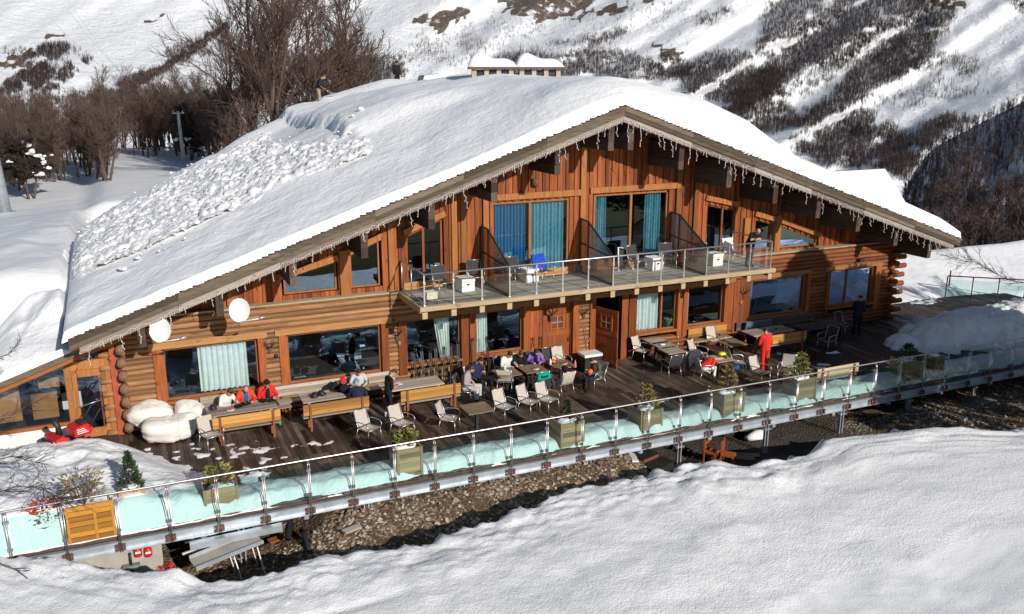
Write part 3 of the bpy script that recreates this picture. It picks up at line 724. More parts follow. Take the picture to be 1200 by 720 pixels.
# glass balustrade
RL = thing('glass_balustrade', 'long glass balustrade with steel handrail along the terrace edge', 'railing', (0, 0, 0))
n_ = 33; rx = [-14.03-1.155+1.155*i+.006*max(0, i-14)*.9 for i in range(n_+1)]
for xx in rx:
    y = raily(xx); m = MB()
    for s_ in (-.022, .022): m.tube([(xx+s_, y-.09, -.42), (xx+s_, y-.09, .93)], .014, 5); m.tube([(xx+s_, y-.09, .93), (xx+s_, y-.07, 1.03), (xx+s_*.4, y, 1.1)], .013, 5)
    for zz in (.12, .82): m.box(xx-.055, xx+.055, y-.075, y-.02, zz, zz+.07)
    p = m.build('post', ['metal'], RL)
    m = MB(); m.box(xx-.11, xx-.045, y-.135, y-.085, -.36, -.2); m.box(xx+.045, xx+.11, y-.135, y-.085, -.36, -.2); m.pieces('clamp', ['rust'], p)
m = MB(); m.tube([(rx[0]-.8, raily(rx[0]), 1.12)]+[(a, raily(a), 1.12) for a in rx[1:-1:4]]+[(rx[-1], raily(rx[-1]), 1.12)], .026, 8); m.build('handrail', ['metal'], RL)
for a, b in zip(rx[:-1], rx[1:]):
    if abs(a+12.86) < .3:
        m = MB(); yq = raily(a)-.045
        for k in range(7): m.box(a+.06, b-.06, yq-.02, yq+.02, .04+k*.135, .04+k*.135+.116, t=rt())
        for q in (a+.085, (a+b)/2+.1, b-.085): m.box(q-.03, q+.03, yq-.035, yq-.021, .04, .98, t=.5)
        MAT['orange_panel'] = wood('orange_panel_wood', (.62, .30, .06), (.45, .19, .03), 'x'); m.build('wooden_panel', ['orange_panel'], RL); continue
    m = MB(); ya, yb = raily(a+.06)-.045, raily(b-.06)-.045
    m.add([(a+.06, ya-.006, .05), (b-.06, yb-.006, .05), (b-.06, yb+.006, .05), (a+.06, ya+.006, .05), (a+.06, ya-.006, .96), (b-.06, yb-.006, .96), (b-.06, yb+.006, .96), (a+.06, ya+.006, .96)],
          [(0, 3, 2, 1), (4, 5, 6, 7), (0, 1, 5, 4), (1, 2, 6, 5), (2, 3, 7, 6), (3, 0, 4, 7)]); m.build('glass_pane', ['glass_green'], RL)
# second short balustrade at the right rear
R2 = thing('glass_balustrade', 'short glass balustrade at the far right end of the terrace in front of a drift', 'railing', (0, 0, 0))
pts = [PY(1126, 352, 1.4), PY(1149, 352, .8)]
P2 = [V((26.5, 1.75, 0)), V((27.4, 1.0, 0)), V((28.3, .25, 0)), V((29.2, -.5, 0)), V((30.1, -1.25, 0))]
m = MB(); m.tube([p+V((0, 0, 1.12)) for p in P2], .03); m.build('handrail', ['darkmetal'], R2)
for i, p in enumerate(P2):
    m = MB(); m.bar(p+V((0, 0, -.1)), p+V((0, 0, 1.1)), .06, .03); m.build('post', ['darkmetal'], R2)
    if i < 4: m = MB(); m.bar(p+V((0, 0, .5))+(P2[i+1]-p)*.06, P2[i+1]+V((0, 0, .5))-(P2[i+1]-p)*.06, .012, .88); m.build('glass_pane', ['glass_green'], R2)
m = MB(); p = G(1111, 343, 0); m.bar((p.x, p.y, 0), (p.x, p.y, 1.15), .05, .05); m.build('end_post', ['darkmetal'], R2)
# snow lying on the deck
PATCH = [(275, 523, .9, .3), (292, 530, .9, .25), (250, 545, .6, .35), (305, 540, .9, .35), (265, 538, .7, .22), (365, 520, .55, .16), (352, 545, .5, .5), (392, 517, .4, .12), (348, 563, .6, .25), (300, 556, 1.2, .3), (835, 457, .9, .3), (872, 405, .35, .12), (908, 415, .4, .15), (770, 470, 1., .3), (1000, 440, .8, .3), (960, 432, .9, .25), (1080, 354, 1.2, .5), (205, 525, .8, .2), (228, 535, .6, .3), (1030, 437, 1.2, .4), (1150, 405, .8, .5), (985, 412, .5, .12), (940, 418, .5, .1), (1050, 428, 1.3, .4)]
PW = [(G(a, b), c, d) for a, b, c, d in PATCH]
def deck_snow(x, y):
    r = raily(x); d = y-r; n1 = fbm(x*.9, y*.9, 2); n2 = fbm(x*3, y*3, 6)
    inner = 1.9+.3*fbm(x*.5, 0, 3)
    st = (.34+.1*n1)*sstep(inner, .7, d)*sstep(.05, .3, d+.18*n1)-.06
    lm = sstep(-8.2, -10.2, x+.55*(y+6.5)*.9-.2+.8*n1*.5)*sstep(-1.2, -2.0, y+.25*n1+.3*max(0, x+12.5))*sstep(-.05, .4, d)
    L = lm*(.55+.35*sstep(-9.5, -13.5, x)+.22*n1)-.05
    rm = 1.25*math.sqrt(max(0, 1-((x-24.5+1.0*fbm(x*.7, y*.7, 12))/6.9)**2-((y+3.9+.06*(x-24)+.55*fbm(x*.8, y*.9, 17))/2.15)**2))*(1+.16*n1+.07*n2+.05*fbm(x*6, y*6, 2))-.05
    z = max(st, L, rm)
    for p, rx_, h in PW:
        dx = (x-p.x)/rx_; dy = (y-p.y)/(rx_*.45)
        q = dx*dx+dy*dy
        if q < 2.5: z = max(z, .04*(1-q)+.08*n1+.07*n2-.055)
    return z+.02*n2
m = MB(); NX, NY = 620, 112; vs = []; hh = []
for j in range(NY+1):
    for i in range(NX+1):
        x = -17+48*i/NX; y = -7.0+9.2*j/NY
        if y < raily(x)+.0: y = raily(x)+.0
        z = deck_snow(x, y) if (y < -.15 or x > 21.2) else -.06
        vs.append((x, y, max(z, -.06)))
idx = {}; fs = []
for j in range(NY):
    for i in range(NX):
        q = (j*(NX+1)+i, j*(NX+1)+i+1, (j+1)*(NX+1)+i+1, (j+1)*(NX+1)+i)
        if max(vs[k][2] for k in q) > -.03: fs.append(q)
used = sorted({k for f in fs for k in f}); mp = {k: i for i, k in enumerate(used)}
m.add([vs[k] for k in used], [[mp[k] for k in f] for f in fs], sm=True)
MAT['decksnow'] = snowmat('deck_snow', [(1.5, .08), (5, .04), (16, .012)])
tag(m.build('deck_snow', ['decksnow']), 'shovelled snow heaped along the balustrade and in patches on the deck', 'snow', kind='stuff')
# ================================================================== FAR MOUNTAIN SLOPES
def dfun(px, py):
    s_ = px+1.6*py
    rg = sstep(420, 640, px)
    r = (22+38*rg)*mnoise.noise(V((s_*.0125, py*.003, 1.)))+(6+14*rg)*mnoise.noise(V((s_*.034, py*.01, 5.)))+(10+8*rg)*mnoise.fractal(V((px*.012, py*.02, 2.)), 1, 2, 3)
    r *= sstep(330, 260, py)*.55+.45
    return 300+(300-py)*2.05+r+2.0*mnoise.fractal(V((px*.11, py*.11, 0)), 1, 2.1, 3)
def on_far(px, py): return PD(px, py, dfun(px, py))
ROCK = [[(578, -20), (735, -20), (690, 8), (640, 24), (600, 18), (580, 4)], [(765, 50), (800, 58), (796, 84), (782, 70)], [(640, 25), (740, 2), (735, 14), (690, 22)], [(480, 18), (560, 8), (520, 38)], [(160, 20), (190, 20), (178, 32)], [(45, 36), (75, 40), (50, 48)], [(0, 62), (40, 60), (35, 80), (0, 84)],
        [(1085, 0), (1120, -10), (1130, 12), (1100, 10)], [(700, -10), (800, -20), (760, 4)]]
m = MB(); xs_ = np.arange(-500, 1720, 5.); ys_ = np.arange(330, -170, -4.)
vs = [on_far(px, py) for py in ys_ for px in xs_]; nx = len(xs_); fs = []; tn = []
for j in range(len(ys_)-1):
    for i in range(nx-1):
        fs.append((j*nx+i, j*nx+i+1, (j+1)*nx+i+1, (j+1)*nx+i))
for j in range(len(ys_)):
    for i in range(nx):
        px, py = xs_[i], ys_[j]
        jx = 10*fbm(px*.06, py*.06, 1); jy = 7*fbm(px*.06, py*.09, 5); r = 0
        for P in ROCK:
            if inpoly(px+jx, py+jy, P): r = 1
        tn.append(r*(.5+.7*abs(fbm(px*.12, py*.2, 3)))+.12*max(0, fbm(px*.04, py*.08, 9)))
m.add(vs, fs, sm=True)
s = N('mountain_snow'); co = s.coords(); nz = s.noise(co, .09, 6, .75); n2 = s.noise(co, .35, 4, .7)
rk = s.ramp(s.math('ADD', s.math('MULTIPLY', s.attr('rock'), .5), s.math('MULTIPLY', nz, .75)), [(.58, (0, 0, 0)), (.66, (1, 1, 1))])
rc = s.ramp(n2, [(.3, (.045, .035, .03)), (.7, (.2, .155, .12))])
MAT['mountain'] = s.finish(s.mix((.82, .835, .86), rc, rk), .7, 0, (s.math('ADD', s.math('MULTIPLY', nz, 7.), s.math('MULTIPLY', n2, 1.0)), .7, 1.), .2)
mo_ = m.build('mountain_slope', ['mountain']); at_ = mo_.data.attributes.new('rock', 'FLOAT', 'POINT'); at_.data.foreach_set('value', [min(1., v) for v in tn])
struct(mo_, 'snow covered mountain slopes across the valley', 'mountain')
# nearer wooded spur at the right
R1T = [(1030, 330), (1045, 285), (1060, 222), (1078, 192), (1095, 173), (1140, 149), (1200, 119), (1350, 70), (1600, 20)]
def spur(px, v):
    t = lerp_tab(px, R1T); b = 335; py = b+(t-b)*min(v, 1.)
    d = 105+215*min(v, 1.)**1.3+16*mnoise.fractal(V((px*.02, py*.03, 4)), 1, 2, 3)-26*sstep(1105, 1045, px)*0
    p = PD(px, py, d)
    if v > 1: q = (p-CAM); q.z = 0; p = p+q.normalized()*70*(v-1)*10; p.z -= 45*(v-1)*10
    return p, px, py
m = MB(); vs = []; us = np.linspace(1030, 1600, 100); vv = list(np.linspace(0, 1, 60))+[1.03, 1.1]
vs = [spur(u, v)[0] for v in vv for u in us]; nx = len(us)
m.add(vs, [(j*nx+i, j*nx+i+1, (j+1)*nx+i+1, (j+1)*nx+i) for j in range(len(vv)-1) for i in range(nx-1)], sm=True, t=0)
struct(m.build('wooded_spur', ['mountain']), 'nearer wooded hillside on the right', 'hill')
# ---------------- bare woods on those slopes, one mass of small leafless trees
FOR = [([(905, -5), (965, -5), (960, 14), (930, 48), (905, 70), (885, 68), (890, 36)], .9),
       ([(962, 12), (990, -5), (1045, -5), (1030, 45), (985, 85), (945, 78), (900, 115), (858, 140), (846, 124), (905, 70)], 1.),
       ([(1045, -5), (1122, -5), (1118, 20), (1092, 58), (1072, 88), (1032, 102), (985, 134), (946, 152), (918, 148), (978, 112), (996, 85), (1030, 52)], 1.),
       ([(905, 78), (980, 82), (975, 108), (925, 118), (900, 118)], .3),
       ([(798, 80), (848, 60), (884, 68), (884, 86), (842, 122), (825, 118), (798, 112)], .9), ([(858, 92), (905, 80), (920, 120), (940, 145), (890, 160), (846, 126)], .85),
       ([(925, 165), (985, 132), (1018, 130), (1042, 150), (1068, 164), (1088, 143), (1108, 136), (1150, 140), (1090, 172), (1062, 215), (1040, 200), (1000, 197), (968, 196), (940, 180)], .75),
       ([(1180, -5), (1215, -5), (1215, 20), (1190, 12)], .8), ([(1040, 55), (1075, 60), (1150, 70), (1140, 88), (1090, 82), (1070, 92)], .35),
       ([(575, 73), (592, 64), (622, 62), (660, 66), (690, 58), (716, 50), (735, 36), (733, 32), (690, 54), (760, 70), (805, 88), (800, 96), (560, 96)], .8),
       ([(630, 56), (700, 42), (737, 34), (740, 38), (700, 54)], .5), ([(760, 68), (800, 66), (812, 92), (770, 92)], .7), ([(815, 22), (858, 8), (860, 18), (820, 32)], .7), ([(1060, 60), (1150, 88), (1120, 100), (1060, 88)], .12), ([(990, 118), (1100, 96), (1160, 110), (1060, 132)], .14), ([(640, 22), (800, 0), (820, 30), (700, 40)], .05), ([(480, 40), (640, 20), (640, 60), (500, 66)], .08),
       ([(108, 112), (128, 104), (158, 90), (190, 78), (230, 50), (272, 22), (274, 28), (235, 58), (196, 84), (176, 96), (150, 112)], 1.), ([(36, 66), (56, 50), (84, 52), (74, 66), (48, 72)], .8), ([(0, 104), (22, 86), (58, 74), (66, 84), (48, 106), (0, 112)], .9), ([(70, 82), (100, 70), (110, 68), (88, 88), (66, 108), (48, 112)], .7),
       ([(190, 60), (270, 30), (262, 60), (200, 84)], .4), ([(0, 60), (80, 52), (110, 70), (60, 86)], .15), ([(-20, 112), (330, 108), (330, 124), (-20, 128)], .3), ([(280, 60), (480, 70), (470, 100), (280, 112)], .6), ([(470, 58), (560, 40), (575, 75), (470, 80)], .15)]
def treelet(k, n):
    r = random.Random(k); T = []
    def tri(a, b, w_):
        a, b = V(a), V(b); o = V((r.random()-.5, r.random()-.5, 0)).normalized()*w_; T.append((a-o, a+o, b))
    for _ in range(2): tri((0, 0, 0), (0, 0, .95), .02)
    for i in range(n):
        z = .18+.6*r.random()**1.1; a = r.random()*6.283; l = (.22+.3*r.random())*(1.1-z*.5); t = .5+.5*r.random()
        tri((0, 0, z), (math.cos(a)*l*.62, math.sin(a)*l*.62, z+l*.8*t), .011+.010*r.random())
    return np.array([[tuple(p) for p in t] for t in T])
def treemass(name, pts, hs, label, n=22, wf=1.):
    tpl = [treelet(k, n) for k in range(6)]; A = []
    for p, h in zip(pts, hs):
        t = tpl[random.randrange(6)]; a = random.random()*6.283; c, s_ = math.cos(a), math.sin(a)
        R_ = np.array([[c, s_, 0], [-s_, c, 0], [0, 0, 1]]); A.append(t.reshape(-1, 3)@R_*np.array([h*wf, h*wf, h])+np.array(p))
    A = np.concatenate(A); me = bpy.data.meshes.new(name); nv = len(A)
    me.vertices.add(nv); me.vertices.foreach_set('co', A.ravel()); me.loops.add(nv); me.loops.foreach_set('vertex_index', np.arange(nv))
    me.polygons.add(nv//3); me.polygons.foreach_set('loop_start', np.arange(0, nv, 3)); me.materials.append(MAT['woods']); me.update(); me.validate()
    o = bpy.data.objects.new(name, me); COL.objects.link(o); return tag(o, label, 'woods', kind='stuff')
s = N('bare_woods'); MAT['woods'] = s.finish(s.ramp(s.noise(s.coords(), .06, 4, .7), [(.3, (.036, .026, .025)), (.7, (.10, .07, .064))]), .95, 0, None, .1)
pts = []; hs = []
for P, den in FOR:
    a, b = min(p[0] for p in P), max(p[0] for p in P); c, d = min(p[1] for p in P), max(p[1] for p in P)
    for k in range(int((b-a)*(d-c)*(.85 if a > 330 else 1.8)*den)):
        px, py = random.uniform(a, b), random.uniform(c, d)
        q = (px+5*fbm(px*.07, py*.07, 2)+random.gauss(0, 3.2 if px > 330 else 1.3), py+4*fbm(px*.07, py*.07, 7)+random.gauss(0, 2.4 if px > 330 else .9))
        if not inpoly(q[0], q[1], P) or fbm(px*.05, py*.07, 11) < -.33-.45*max(0, den-.6): continue
        pts.append(on_far(px, py)); hs.append(random.uniform(2.6, 4.8)*(.8 if px < 480 else 1))
for k in range(260):
    px, py = random.uniform(560, 1210), random.uniform(-5, 150)
    if fbm(px*.02, py*.03, 21) > -.05: pts.append(on_far(px, py)); hs.append(random.uniform(2.5, 5))
treemass('mountain_woods', pts, hs, 'leafless brown woods in bands on the snowy mountain slopes', 18, 1.35)
pts = []; hs = []
for k in range(5200):
    px, v = random.uniform(1044, 1420), random.random()**.8
    p, a, b = spur(px, v)
    if v < .10 or fbm(a*.022, b*.04, 3) > .30+.25*v-(.25 if (1150 < a < 1230 and 190 < b < 270) else 0): continue
    pts.append(p); hs.append(random.uniform(2.6, 5.2))
s = N('near_woods'); MAT['woods'] = s.finish(s.ramp(s.noise(s.coords(), .1, 4, .7), [(.3, (.05, .036, .033)), (.7, (.14, .098, .085))]), .95, 0, None, .1)
treemass('spur_woods', pts, hs, 'dense dark leafless woods on the nearer hillside at right', 26)
# ================================================================== BARE TREES
def bare_tree(h, seed, spread=.5, dens=1., multi=1, tw=.012):
    r = random.Random(seed); T = MB(); C = MB(); T.smooth = C.smooth = True
    def walk(p, d, l, n, bend, up):
        P = [V(p)]; d = V(d).normalized()
        for i in range(n):
            d = (d+V((r.gauss(0, bend), r.gauss(0, bend), r.gauss(0, bend)+up))).normalized(); P.append(P[-1]+d*l/n)
        return P
    def tw_(p, d, l):
        q = p+d*l; o = d.orthogonal().normalized()*tw*.55; C.add([p-o, p+o, q], [(0, 1, 2)])
        o2 = d.cross(o).normalized()*tw*.5; C.add([p-o2, p+o2, q], [(0, 1, 2)])
    def sub(P, r0, lvl, ln):
        n = len(P)-1
        num = int({0: 17, 1: 8, 2: 9}[lvl]*dens*(1 if lvl else h/9)); 
        for k in range(num):
            t = (.28 if lvl == 0 else .15)+(1-(.28 if lvl == 0 else .15))*(k+r.random())/num; f = t*n; i = min(int(f), n-1); p = P[i].lerp(P[i+1], f-i); d = (P[i+1]-P[i]).normalized()
            a = r.random()*6.283; u = d.orthogonal().normalized(); b = d.cross(u); s_ = (.45+.35*r.random())*(1 if lvl else spread*1.9)
            nd = (d+(u*math.cos(a)+b*math.sin(a))*s_*1.3).normalized()
            l = ln*(.42 if lvl == 0 else .5)*(1.05-.6*t)*(.7+.6*r.random()); rr = r0*(1.05-.75*t)*.5
            if lvl < 2:
                Q = walk(p, nd, l, 4 if lvl == 0 else 3, .16, .10); M_ = T if lvl == 0 else C
                M_.tube(Q, [max(.006, rr*(1-.8*j/(len(Q)-1))) for j in range(len(Q))], 5 if lvl == 0 else 3, False)
                sub(Q, rr, lvl+1, l)
            else: tw_(p, (nd+V((0, 0, .25))).normalized(), max(.25, l*(.9+.7*r.random())))
    for k in range(multi):
        a = r.random()*6.283; d = V((math.cos(a)*.22*(multi > 1), math.sin(a)*.22*(multi > 1), 1)); hh = h*(1 if k == 0 else r.uniform(.65, .95))
        P = walk((.12*math.cos(a)*(multi > 1), .12*math.sin(a)*(multi > 1), -.3), d, hh, 7, .05, .06); r0 = .0125*hh+.02
        T.tube(P, [r0*(1.15-.98*j/(len(P)-1)) for j in range(len(P))], 7); sub(P, r0, 0, hh)
    return T, C
def tree_proto(name, *a, **k):
    T, C = bare_tree(*a, **k); return T.mesh(name+'_trunk', ['bark']), C.mesh(name+'_crown', ['twig'])
PROT = [tree_proto('bare', h, sd, .5, 1.15, mu, .022) for h, sd, mu in ((9, 1, 1), (8, 2, 2), (10, 3, 1), (7, 4, 3), (9, 5, 2), (8.5, 6, 1))]
def put_tree(proto, p, sc, rz, label, group, name='bare_tree', cat='tree'):
    t = thing(name, label, cat, p, rz, group); t.scale = (sc, sc, sc)
    for nm, me in (('trunk', proto[0]), ('crown', proto[1])):
        o = bpy.data.objects.new(nm, me); COL.objects.link(o); o.parent = t
    return t
def gz(p): return V((p.x, p.y, ground_h(p.x, p.y)-.1))
k = 0; tries = 0
while k < 260 and tries < 9000:
    tries += 1
    px = random.uniform(-60, 300); d = random.uniform(58, 112); p = PD(px, 200, d); p = gz(p)
    bx_, by_ = PROJ(p)
    lim = lerp_tab(bx_, [(-60, 236), (0, 232), (60, 216), (95, 213), (125, 216), (140, 196), (190, 192), (215, 200), (300, 190)])
    if by_ > lim or (128 < bx_ < 205 and by_ > 186) or (198 < bx_ < 236 and d < 84): continue
    put_tree(PROT[random.randrange(6)], p, random.uniform(.46, .66)*(1+.10*(d > 80)), random.random()*6.28, 'leafless reddish brown tree in the dense wood behind the left snow field', 'trees of the dense wood on the left'); k += 1
for px, d, sc, pi in ((262, 66, 1.35, 0), (287, 62, 1.55, 2), (315, 60, 1.7, 2), (334, 68, 1.6, 5), (352, 63, 1.55, 0), (374, 66, 1.75, 1), (396, 64, 1.6, 4), (417, 67, 1.5, 3), (438, 70, 1.3, 1), (300, 72, 1.6, 4), (244, 74, 1.25, 1), (410, 76, 1.6, 2), (272, 58, .95, 3), (345, 57, 1.0, 3), (452, 74, 1.1, 3)):
    p = PD(px, 130, d); p.z = 2.2
    put_tree(PROT[pi], p, sc, random.random()*6.28, 'tall bare many branched tree rising behind the left half of the snow roof', 'tall bare trees behind the roof')
for px, d, sc in ((478, 62, .62), (497, 66, .75), (520, 70, .6)):
    p = PD(px, 90, d); p.z = 4.5
    put_tree(PROT[3], p, sc, random.random()*6.28, 'small bare bushy tree showing its top over the roof ridge left of the chimneys', 'small trees above the roof ridge')
# dark bushes carrying snow
def snowy_bush(p, sc, label, spots, h=4.5, seed=31):
    T, C = bare_tree(h, seed, .75, 1.7, 4, .05); t = thing('snowy_bush', label, 'bush', p)
    T.build('trunk', ['bark'], t); C.build('crown', ['twig_dark'], t)
    for q, r in spots:
        b = MB(); b.ell(q, (r*.8, r*.65, r*.42), 10, 7, None, .9)
        for k_ in range(3): b.ell(V(q)+V((random.gauss(0, r*.7), random.gauss(0, r*.4), random.gauss(0, r*.35))), (r*.42, r*.4, r*.26), 8, 6, None, .9)
        b.build('snow_clump', ['snow'], t)
MAT['twig_dark'] = plain('dark_twig', (.04, .03, .024), .9, 0, .3, 1)
p = gz(G(36, 234, 2.7)); 
def clump(pxs, p): 
    o = []
    for px, py, r in pxs: q = PD(px, py, math.hypot(p.x-CAM.x, p.y-CAM.y)-.6); o.append((tuple(q-p), r))
    return o
snowy_bush(p, 1, 'dark bush with lumps of snow on its branches at the left edge of the wood', clump([(30, 170, .38), (37, 177, .35), (45, 183, .3), (52, 191, .26), (57, 197, .22), (49, 204, .28), (42, 205, .2), (13, 190, .2), (61, 182, .12)], p))
p = gz(G(224, 199, 2.8))
snowy_bush(p, 1, 'dark bush with snow lumps beside the utility pole', clump([(200, 170, .3), (206, 164, .24), (222, 164, .34), (235, 173, .36), (228, 160, .2), (196, 176, .2)], p), 4.6, 77)
# masts
P0 = gz(G(217, 203, 2.8)); t = thing('utility_pole', 'slender wooden utility pole with crossarm at the edge of the wood', 'pole', P0)
m = MB(); m.tube([(0, 0, -.3), (-.12, 0, 4.4)], [.17, .12], 8); m.build('pole', ['pole_grey'] if 'pole_grey' in MAT else [MAT.setdefault('pole_grey', plain('grey_pole', (.5, .48, .45), .7, 0, .2, 3))], t)
m = MB(); m.bar((-.6, 0, 4.25), (.35, 0, 4.25), .08, .1); m.build('crossarm', ['pole_grey'], t)
for x in (-.5, .25): m = MB(); m.tube([(x, 0, 4.3), (x, 0, 4.48)], .04, 6); m.build('insulator', ['white'], t)
P0 = gz(G(6, 250, 2.7)); t = thing('lift_pylon', 'grey tapered steel pylon at the left edge of the snow field', 'pylon', P0)
m = MB(); m.tube([(.0, 0, -.4), (-.28, 0, 5.2), (-.36, 0, 6.6)], [.42, .3, .16], 12); m.build('mast', ['zinc'], t)
m = MB(); m.lathe((0, 0, 0), [(.6, -.3), (.6, .1), (.5, .12)], 12); m.build('base_plate', ['zinc'], t)
m = MB()
for k in range(9): m.bar((-.32-.03*k*.6, -.36, .8+.5*k), (-.1-.03*k, -.4, .8+.5*k), .03, .03)
m.build('ladder', ['darkmetal'], t)
m = MB()
for a, b in (((28, -10), (142, 100)), ((62, -10), (150, 96)), ((72, -10), (160, 110))):
    A, B = PD(a[0], a[1], 330), PD(b[0], b[1], 360); m.tube([A, (A+B)/2-V((0, 0, 1.)), B], .05, 4)
tag(m.build('overhead_cable', ['zinc']), 'thin lift cables slanting across the snowy slope at upper left', 'cable')
# evergreen trees and a bare one standing just outside the right edge; their shade falls on the terrace
def evergreen(p, h, rad, seed, label):
    r = random.Random(seed); t = thing('evergreen_tree', label, 'tree', p, 0, 'evergreens beside the terrace')
    m = MB(); m.tube([(0, 0, -.3), (.05, 0, h*.5), (0, 0, h*.96)], [.16, .1, .03], 8); m.build('trunk', ['bark'], t)
    m = MB()
    for k in range(5200):
        z = (.36+.64*r.random()**.8); a = r.random()*6.283; R_ = rad*math.sqrt(max(.02, 1-((z-.3)/.7)**2 if z > .3 else .6+z))*(.35+.65*r.random()**.5)*(1+.2*math.sin(3*a+z*9))
        q = V((math.cos(a)*R_, math.sin(a)*R_, z*h)); d = V((math.cos(a), math.sin(a), -.4+r.random())).normalized(); o = d.orthogonal().normalized(); o = Matrix.Rotation(r.random()*6.28, 3, d) @ o
        l = .26+.3*r.random(); m.add([q-o*.09, q+o*.09, q+d*l+o*.07, q+d*l-o*.07], [(0, 1, 2, 3)])
    m.build('crown', ['needle'], t)
MAT['needle'] = plain('evergreen_needles', (.045, .06, .028), .8, 0, .4, 2)
evergreen((18.9, -14.2, -.6), 10.6, 2.3, 1, 'dense round topped evergreen standing in the snow right of the terrace')
evergreen((21.6, -13.6, -.6), 9.3, 2.2, 2, 'shorter dense evergreen next to the tallest one right of the terrace')
evergreen((24.4, -15, -.6), 6.2, 1.5, 3, 'lowest dense evergreen in the row right of the terrace')
evergreen((17.9, -16.8, -.8), 10.4, 2.3, 4, 'evergreen furthest left of the back row right of the terrace')
evergreen((23.4, -16.3, -.8), 10.2, 2.4, 5, 'evergreen in the middle of the back row right of the terrace')
for p, sc, rz in (((27.5, -10.5, -.3), .8, 1.), ((31, -11.5, -.3), .85, 2.6)):
    put_tree(PROT[1], p, sc, rz, 'bare tree growing beside the right end of the terrace', 'bare trees beside the terrace')
# ================================================================== FURNITURE
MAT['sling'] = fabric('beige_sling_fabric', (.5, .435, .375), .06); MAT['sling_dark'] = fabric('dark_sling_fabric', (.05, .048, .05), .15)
MAT['seat_brown'] = fabric('brown_sling_fabric', (.16, .115, .09), .1)
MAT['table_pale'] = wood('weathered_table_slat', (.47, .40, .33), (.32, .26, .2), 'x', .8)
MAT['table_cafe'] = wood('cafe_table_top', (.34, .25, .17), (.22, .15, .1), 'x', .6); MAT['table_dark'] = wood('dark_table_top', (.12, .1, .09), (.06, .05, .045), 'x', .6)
MAT['bench_or'] = wood('orange_bench_slat', (.56, .29, .08), (.38, .17, .04), 'x'); MAT['leg_red'] = wood('red_brown_leg', (.34, .12, .055), (.2, .065, .03), 'z')
def chair_proto(fab, seatfab, fr='metal', arms=True):
    t = thing('armchair', 'x', 'chair', (0, 0, 0))
    m = MB()
    def fn(u, v): return (-.235+.47*u, -.24+.47*v, .43-.03*math.sin(v*3.14)+.012*(1-v))
    m.grid(fn, 4, 5); m.grid(lambda u, v: V(fn(u, 1-v))-V((0, 0, .012)), 4, 5); m.build('seat', [seatfab], t)
    m = MB()
    def fb(u, v): return (-.23+.46*u, .22+.15*v+.03*math.sin(v*3.14), .47+.45*v)
    m.grid(fb, 4, 5); m.grid(lambda u, v: V(fb(1-u, v))+V((0, .012, 0)), 4, 5); m.build('backrest', [fab], t)
    for s in (-1, 1):
        x = s*.25
        m = MB(); m.tube([(x, .20, .43), (x, .23, .5), (x, .385, .93)], .014, 6)
        if s > 0: m.tube([(-.25, .385, .93), (.25, .385, .93)], .014, 6); m.tube([(-.25, -.24, .43), (.25, -.24, .43)], .013, 6)
        m.tube([(x, -.24, .43), (x, .22, .43)], .013, 6); m.build('side_frame', [fr], t)
        m = MB(); m.tube([(x, -.24, .43), (x*1.05, -.27, 0)], .013, 6); m.build('leg', [fr], t)
        m = MB(); m.tube([(x, .22, .43), (x*1.05, .32, 0)], .013, 6); m.build('leg', [fr], t)
        if arms:
            m = MB(); m.tube([(x*1.02, -.24, .42), (x*1.12, -.27, .56), (x*1.12, -.2, .645), (x*1.12, -.05, .66), (x*1.1, .12, .66), (x*1.02, .27, .62)], .015, 6); m.build('armrest', [fr], t)
    return t
CH1 = chair_proto('sling', 'sling'); CH2 = chair_proto('sling_dark', 'sling_dark'); CH3 = chair_proto('sling', 'seat_brown')
used_ = set()
def chair(proto, px, py, deg, label, group='armchairs on the terrace', z=0., p=None):
    p = p or G(px, py, z); r = place(proto, p, math.radians(deg), label, group, first=proto.name not in used_); used_.add(proto.name); return r
chair(CH1, 249, 525, 22, 'beige armchair at the near left end of the orange bench beside the beanbags')
chair(CH1, 433, 517, 28, 'beige armchair alone in front of the bench where the cyan beanie sits')
chair(CH1, 472, 511, 26, 'beige armchair just behind the bushy planter below the waitress')
chair(CH1, 527, 505, 52, 'beige armchair turned sideways to face the low square table in front of the orange bench')
chair(CH1, 592, 491, 20, 'beige armchair right of the low square table, leftmost of a row of three')
chair(CH1, 620, 485, 28, 'beige armchair in the middle of a row of three near the balustrade')
chair(CH1, 642, 482, 22, 'beige armchair rightmost of a row of three in front of the draped jacket')
chair(CH1, 660, 462, 186, 'beige armchair seen from behind with a black hat on the table beyond it')
chair(CH1, 592, 459, 150, 'beige armchair tucked behind the row of three beside the man in navy')
chair(CH1, 697, 455, -78, 'beige armchair the boy in the camouflage jacket sits in')
chair(CH1, 658, 437, 4, 'beige armchair at the wall side of the joined tables behind the orange helmet')
chair(CH2, 648, 438, 10, 'black armchair against the plank wall behind the orange helmet')
chair(CH1, 752, 423, 24, 'beige armchair by the white curtain at the left of the three stacked tables')
chair(CH1, 793, 408, 18, 'beige armchair right of the white curtain by the post with the potted plant')
chair(CH2, 786, 441, 178, 'black armchair seen from behind at the near end of the three square tables')
chair(CH1, 804, 436, 175, 'armchair hung with a dark grey jacket beside the black armchair')
chair(CH1, 818, 427, 30, 'beige armchair just left behind the child in red')
chair(CH3, 825, 446, 80, 'dark seated armchair the bending child in red sits on')
chair(CH1, 838, 411, 6, 'beige armchair at the left of the small brown table under the windows')
chair(CH1, 864, 438, 65, 'beige armchair with a blue bag on its seat beside the small table')
chair(CH3, 890, 449, 15, 'brown seated armchair with a dark red pattern on its back near the person in red')
chair(CH3, 921, 447, -55, 'beige backed armchair with brown seat beside the small pine in the planter')
chair(CH2, 968, 410, -80, 'dark armchair in the shade in front of the dark long table')
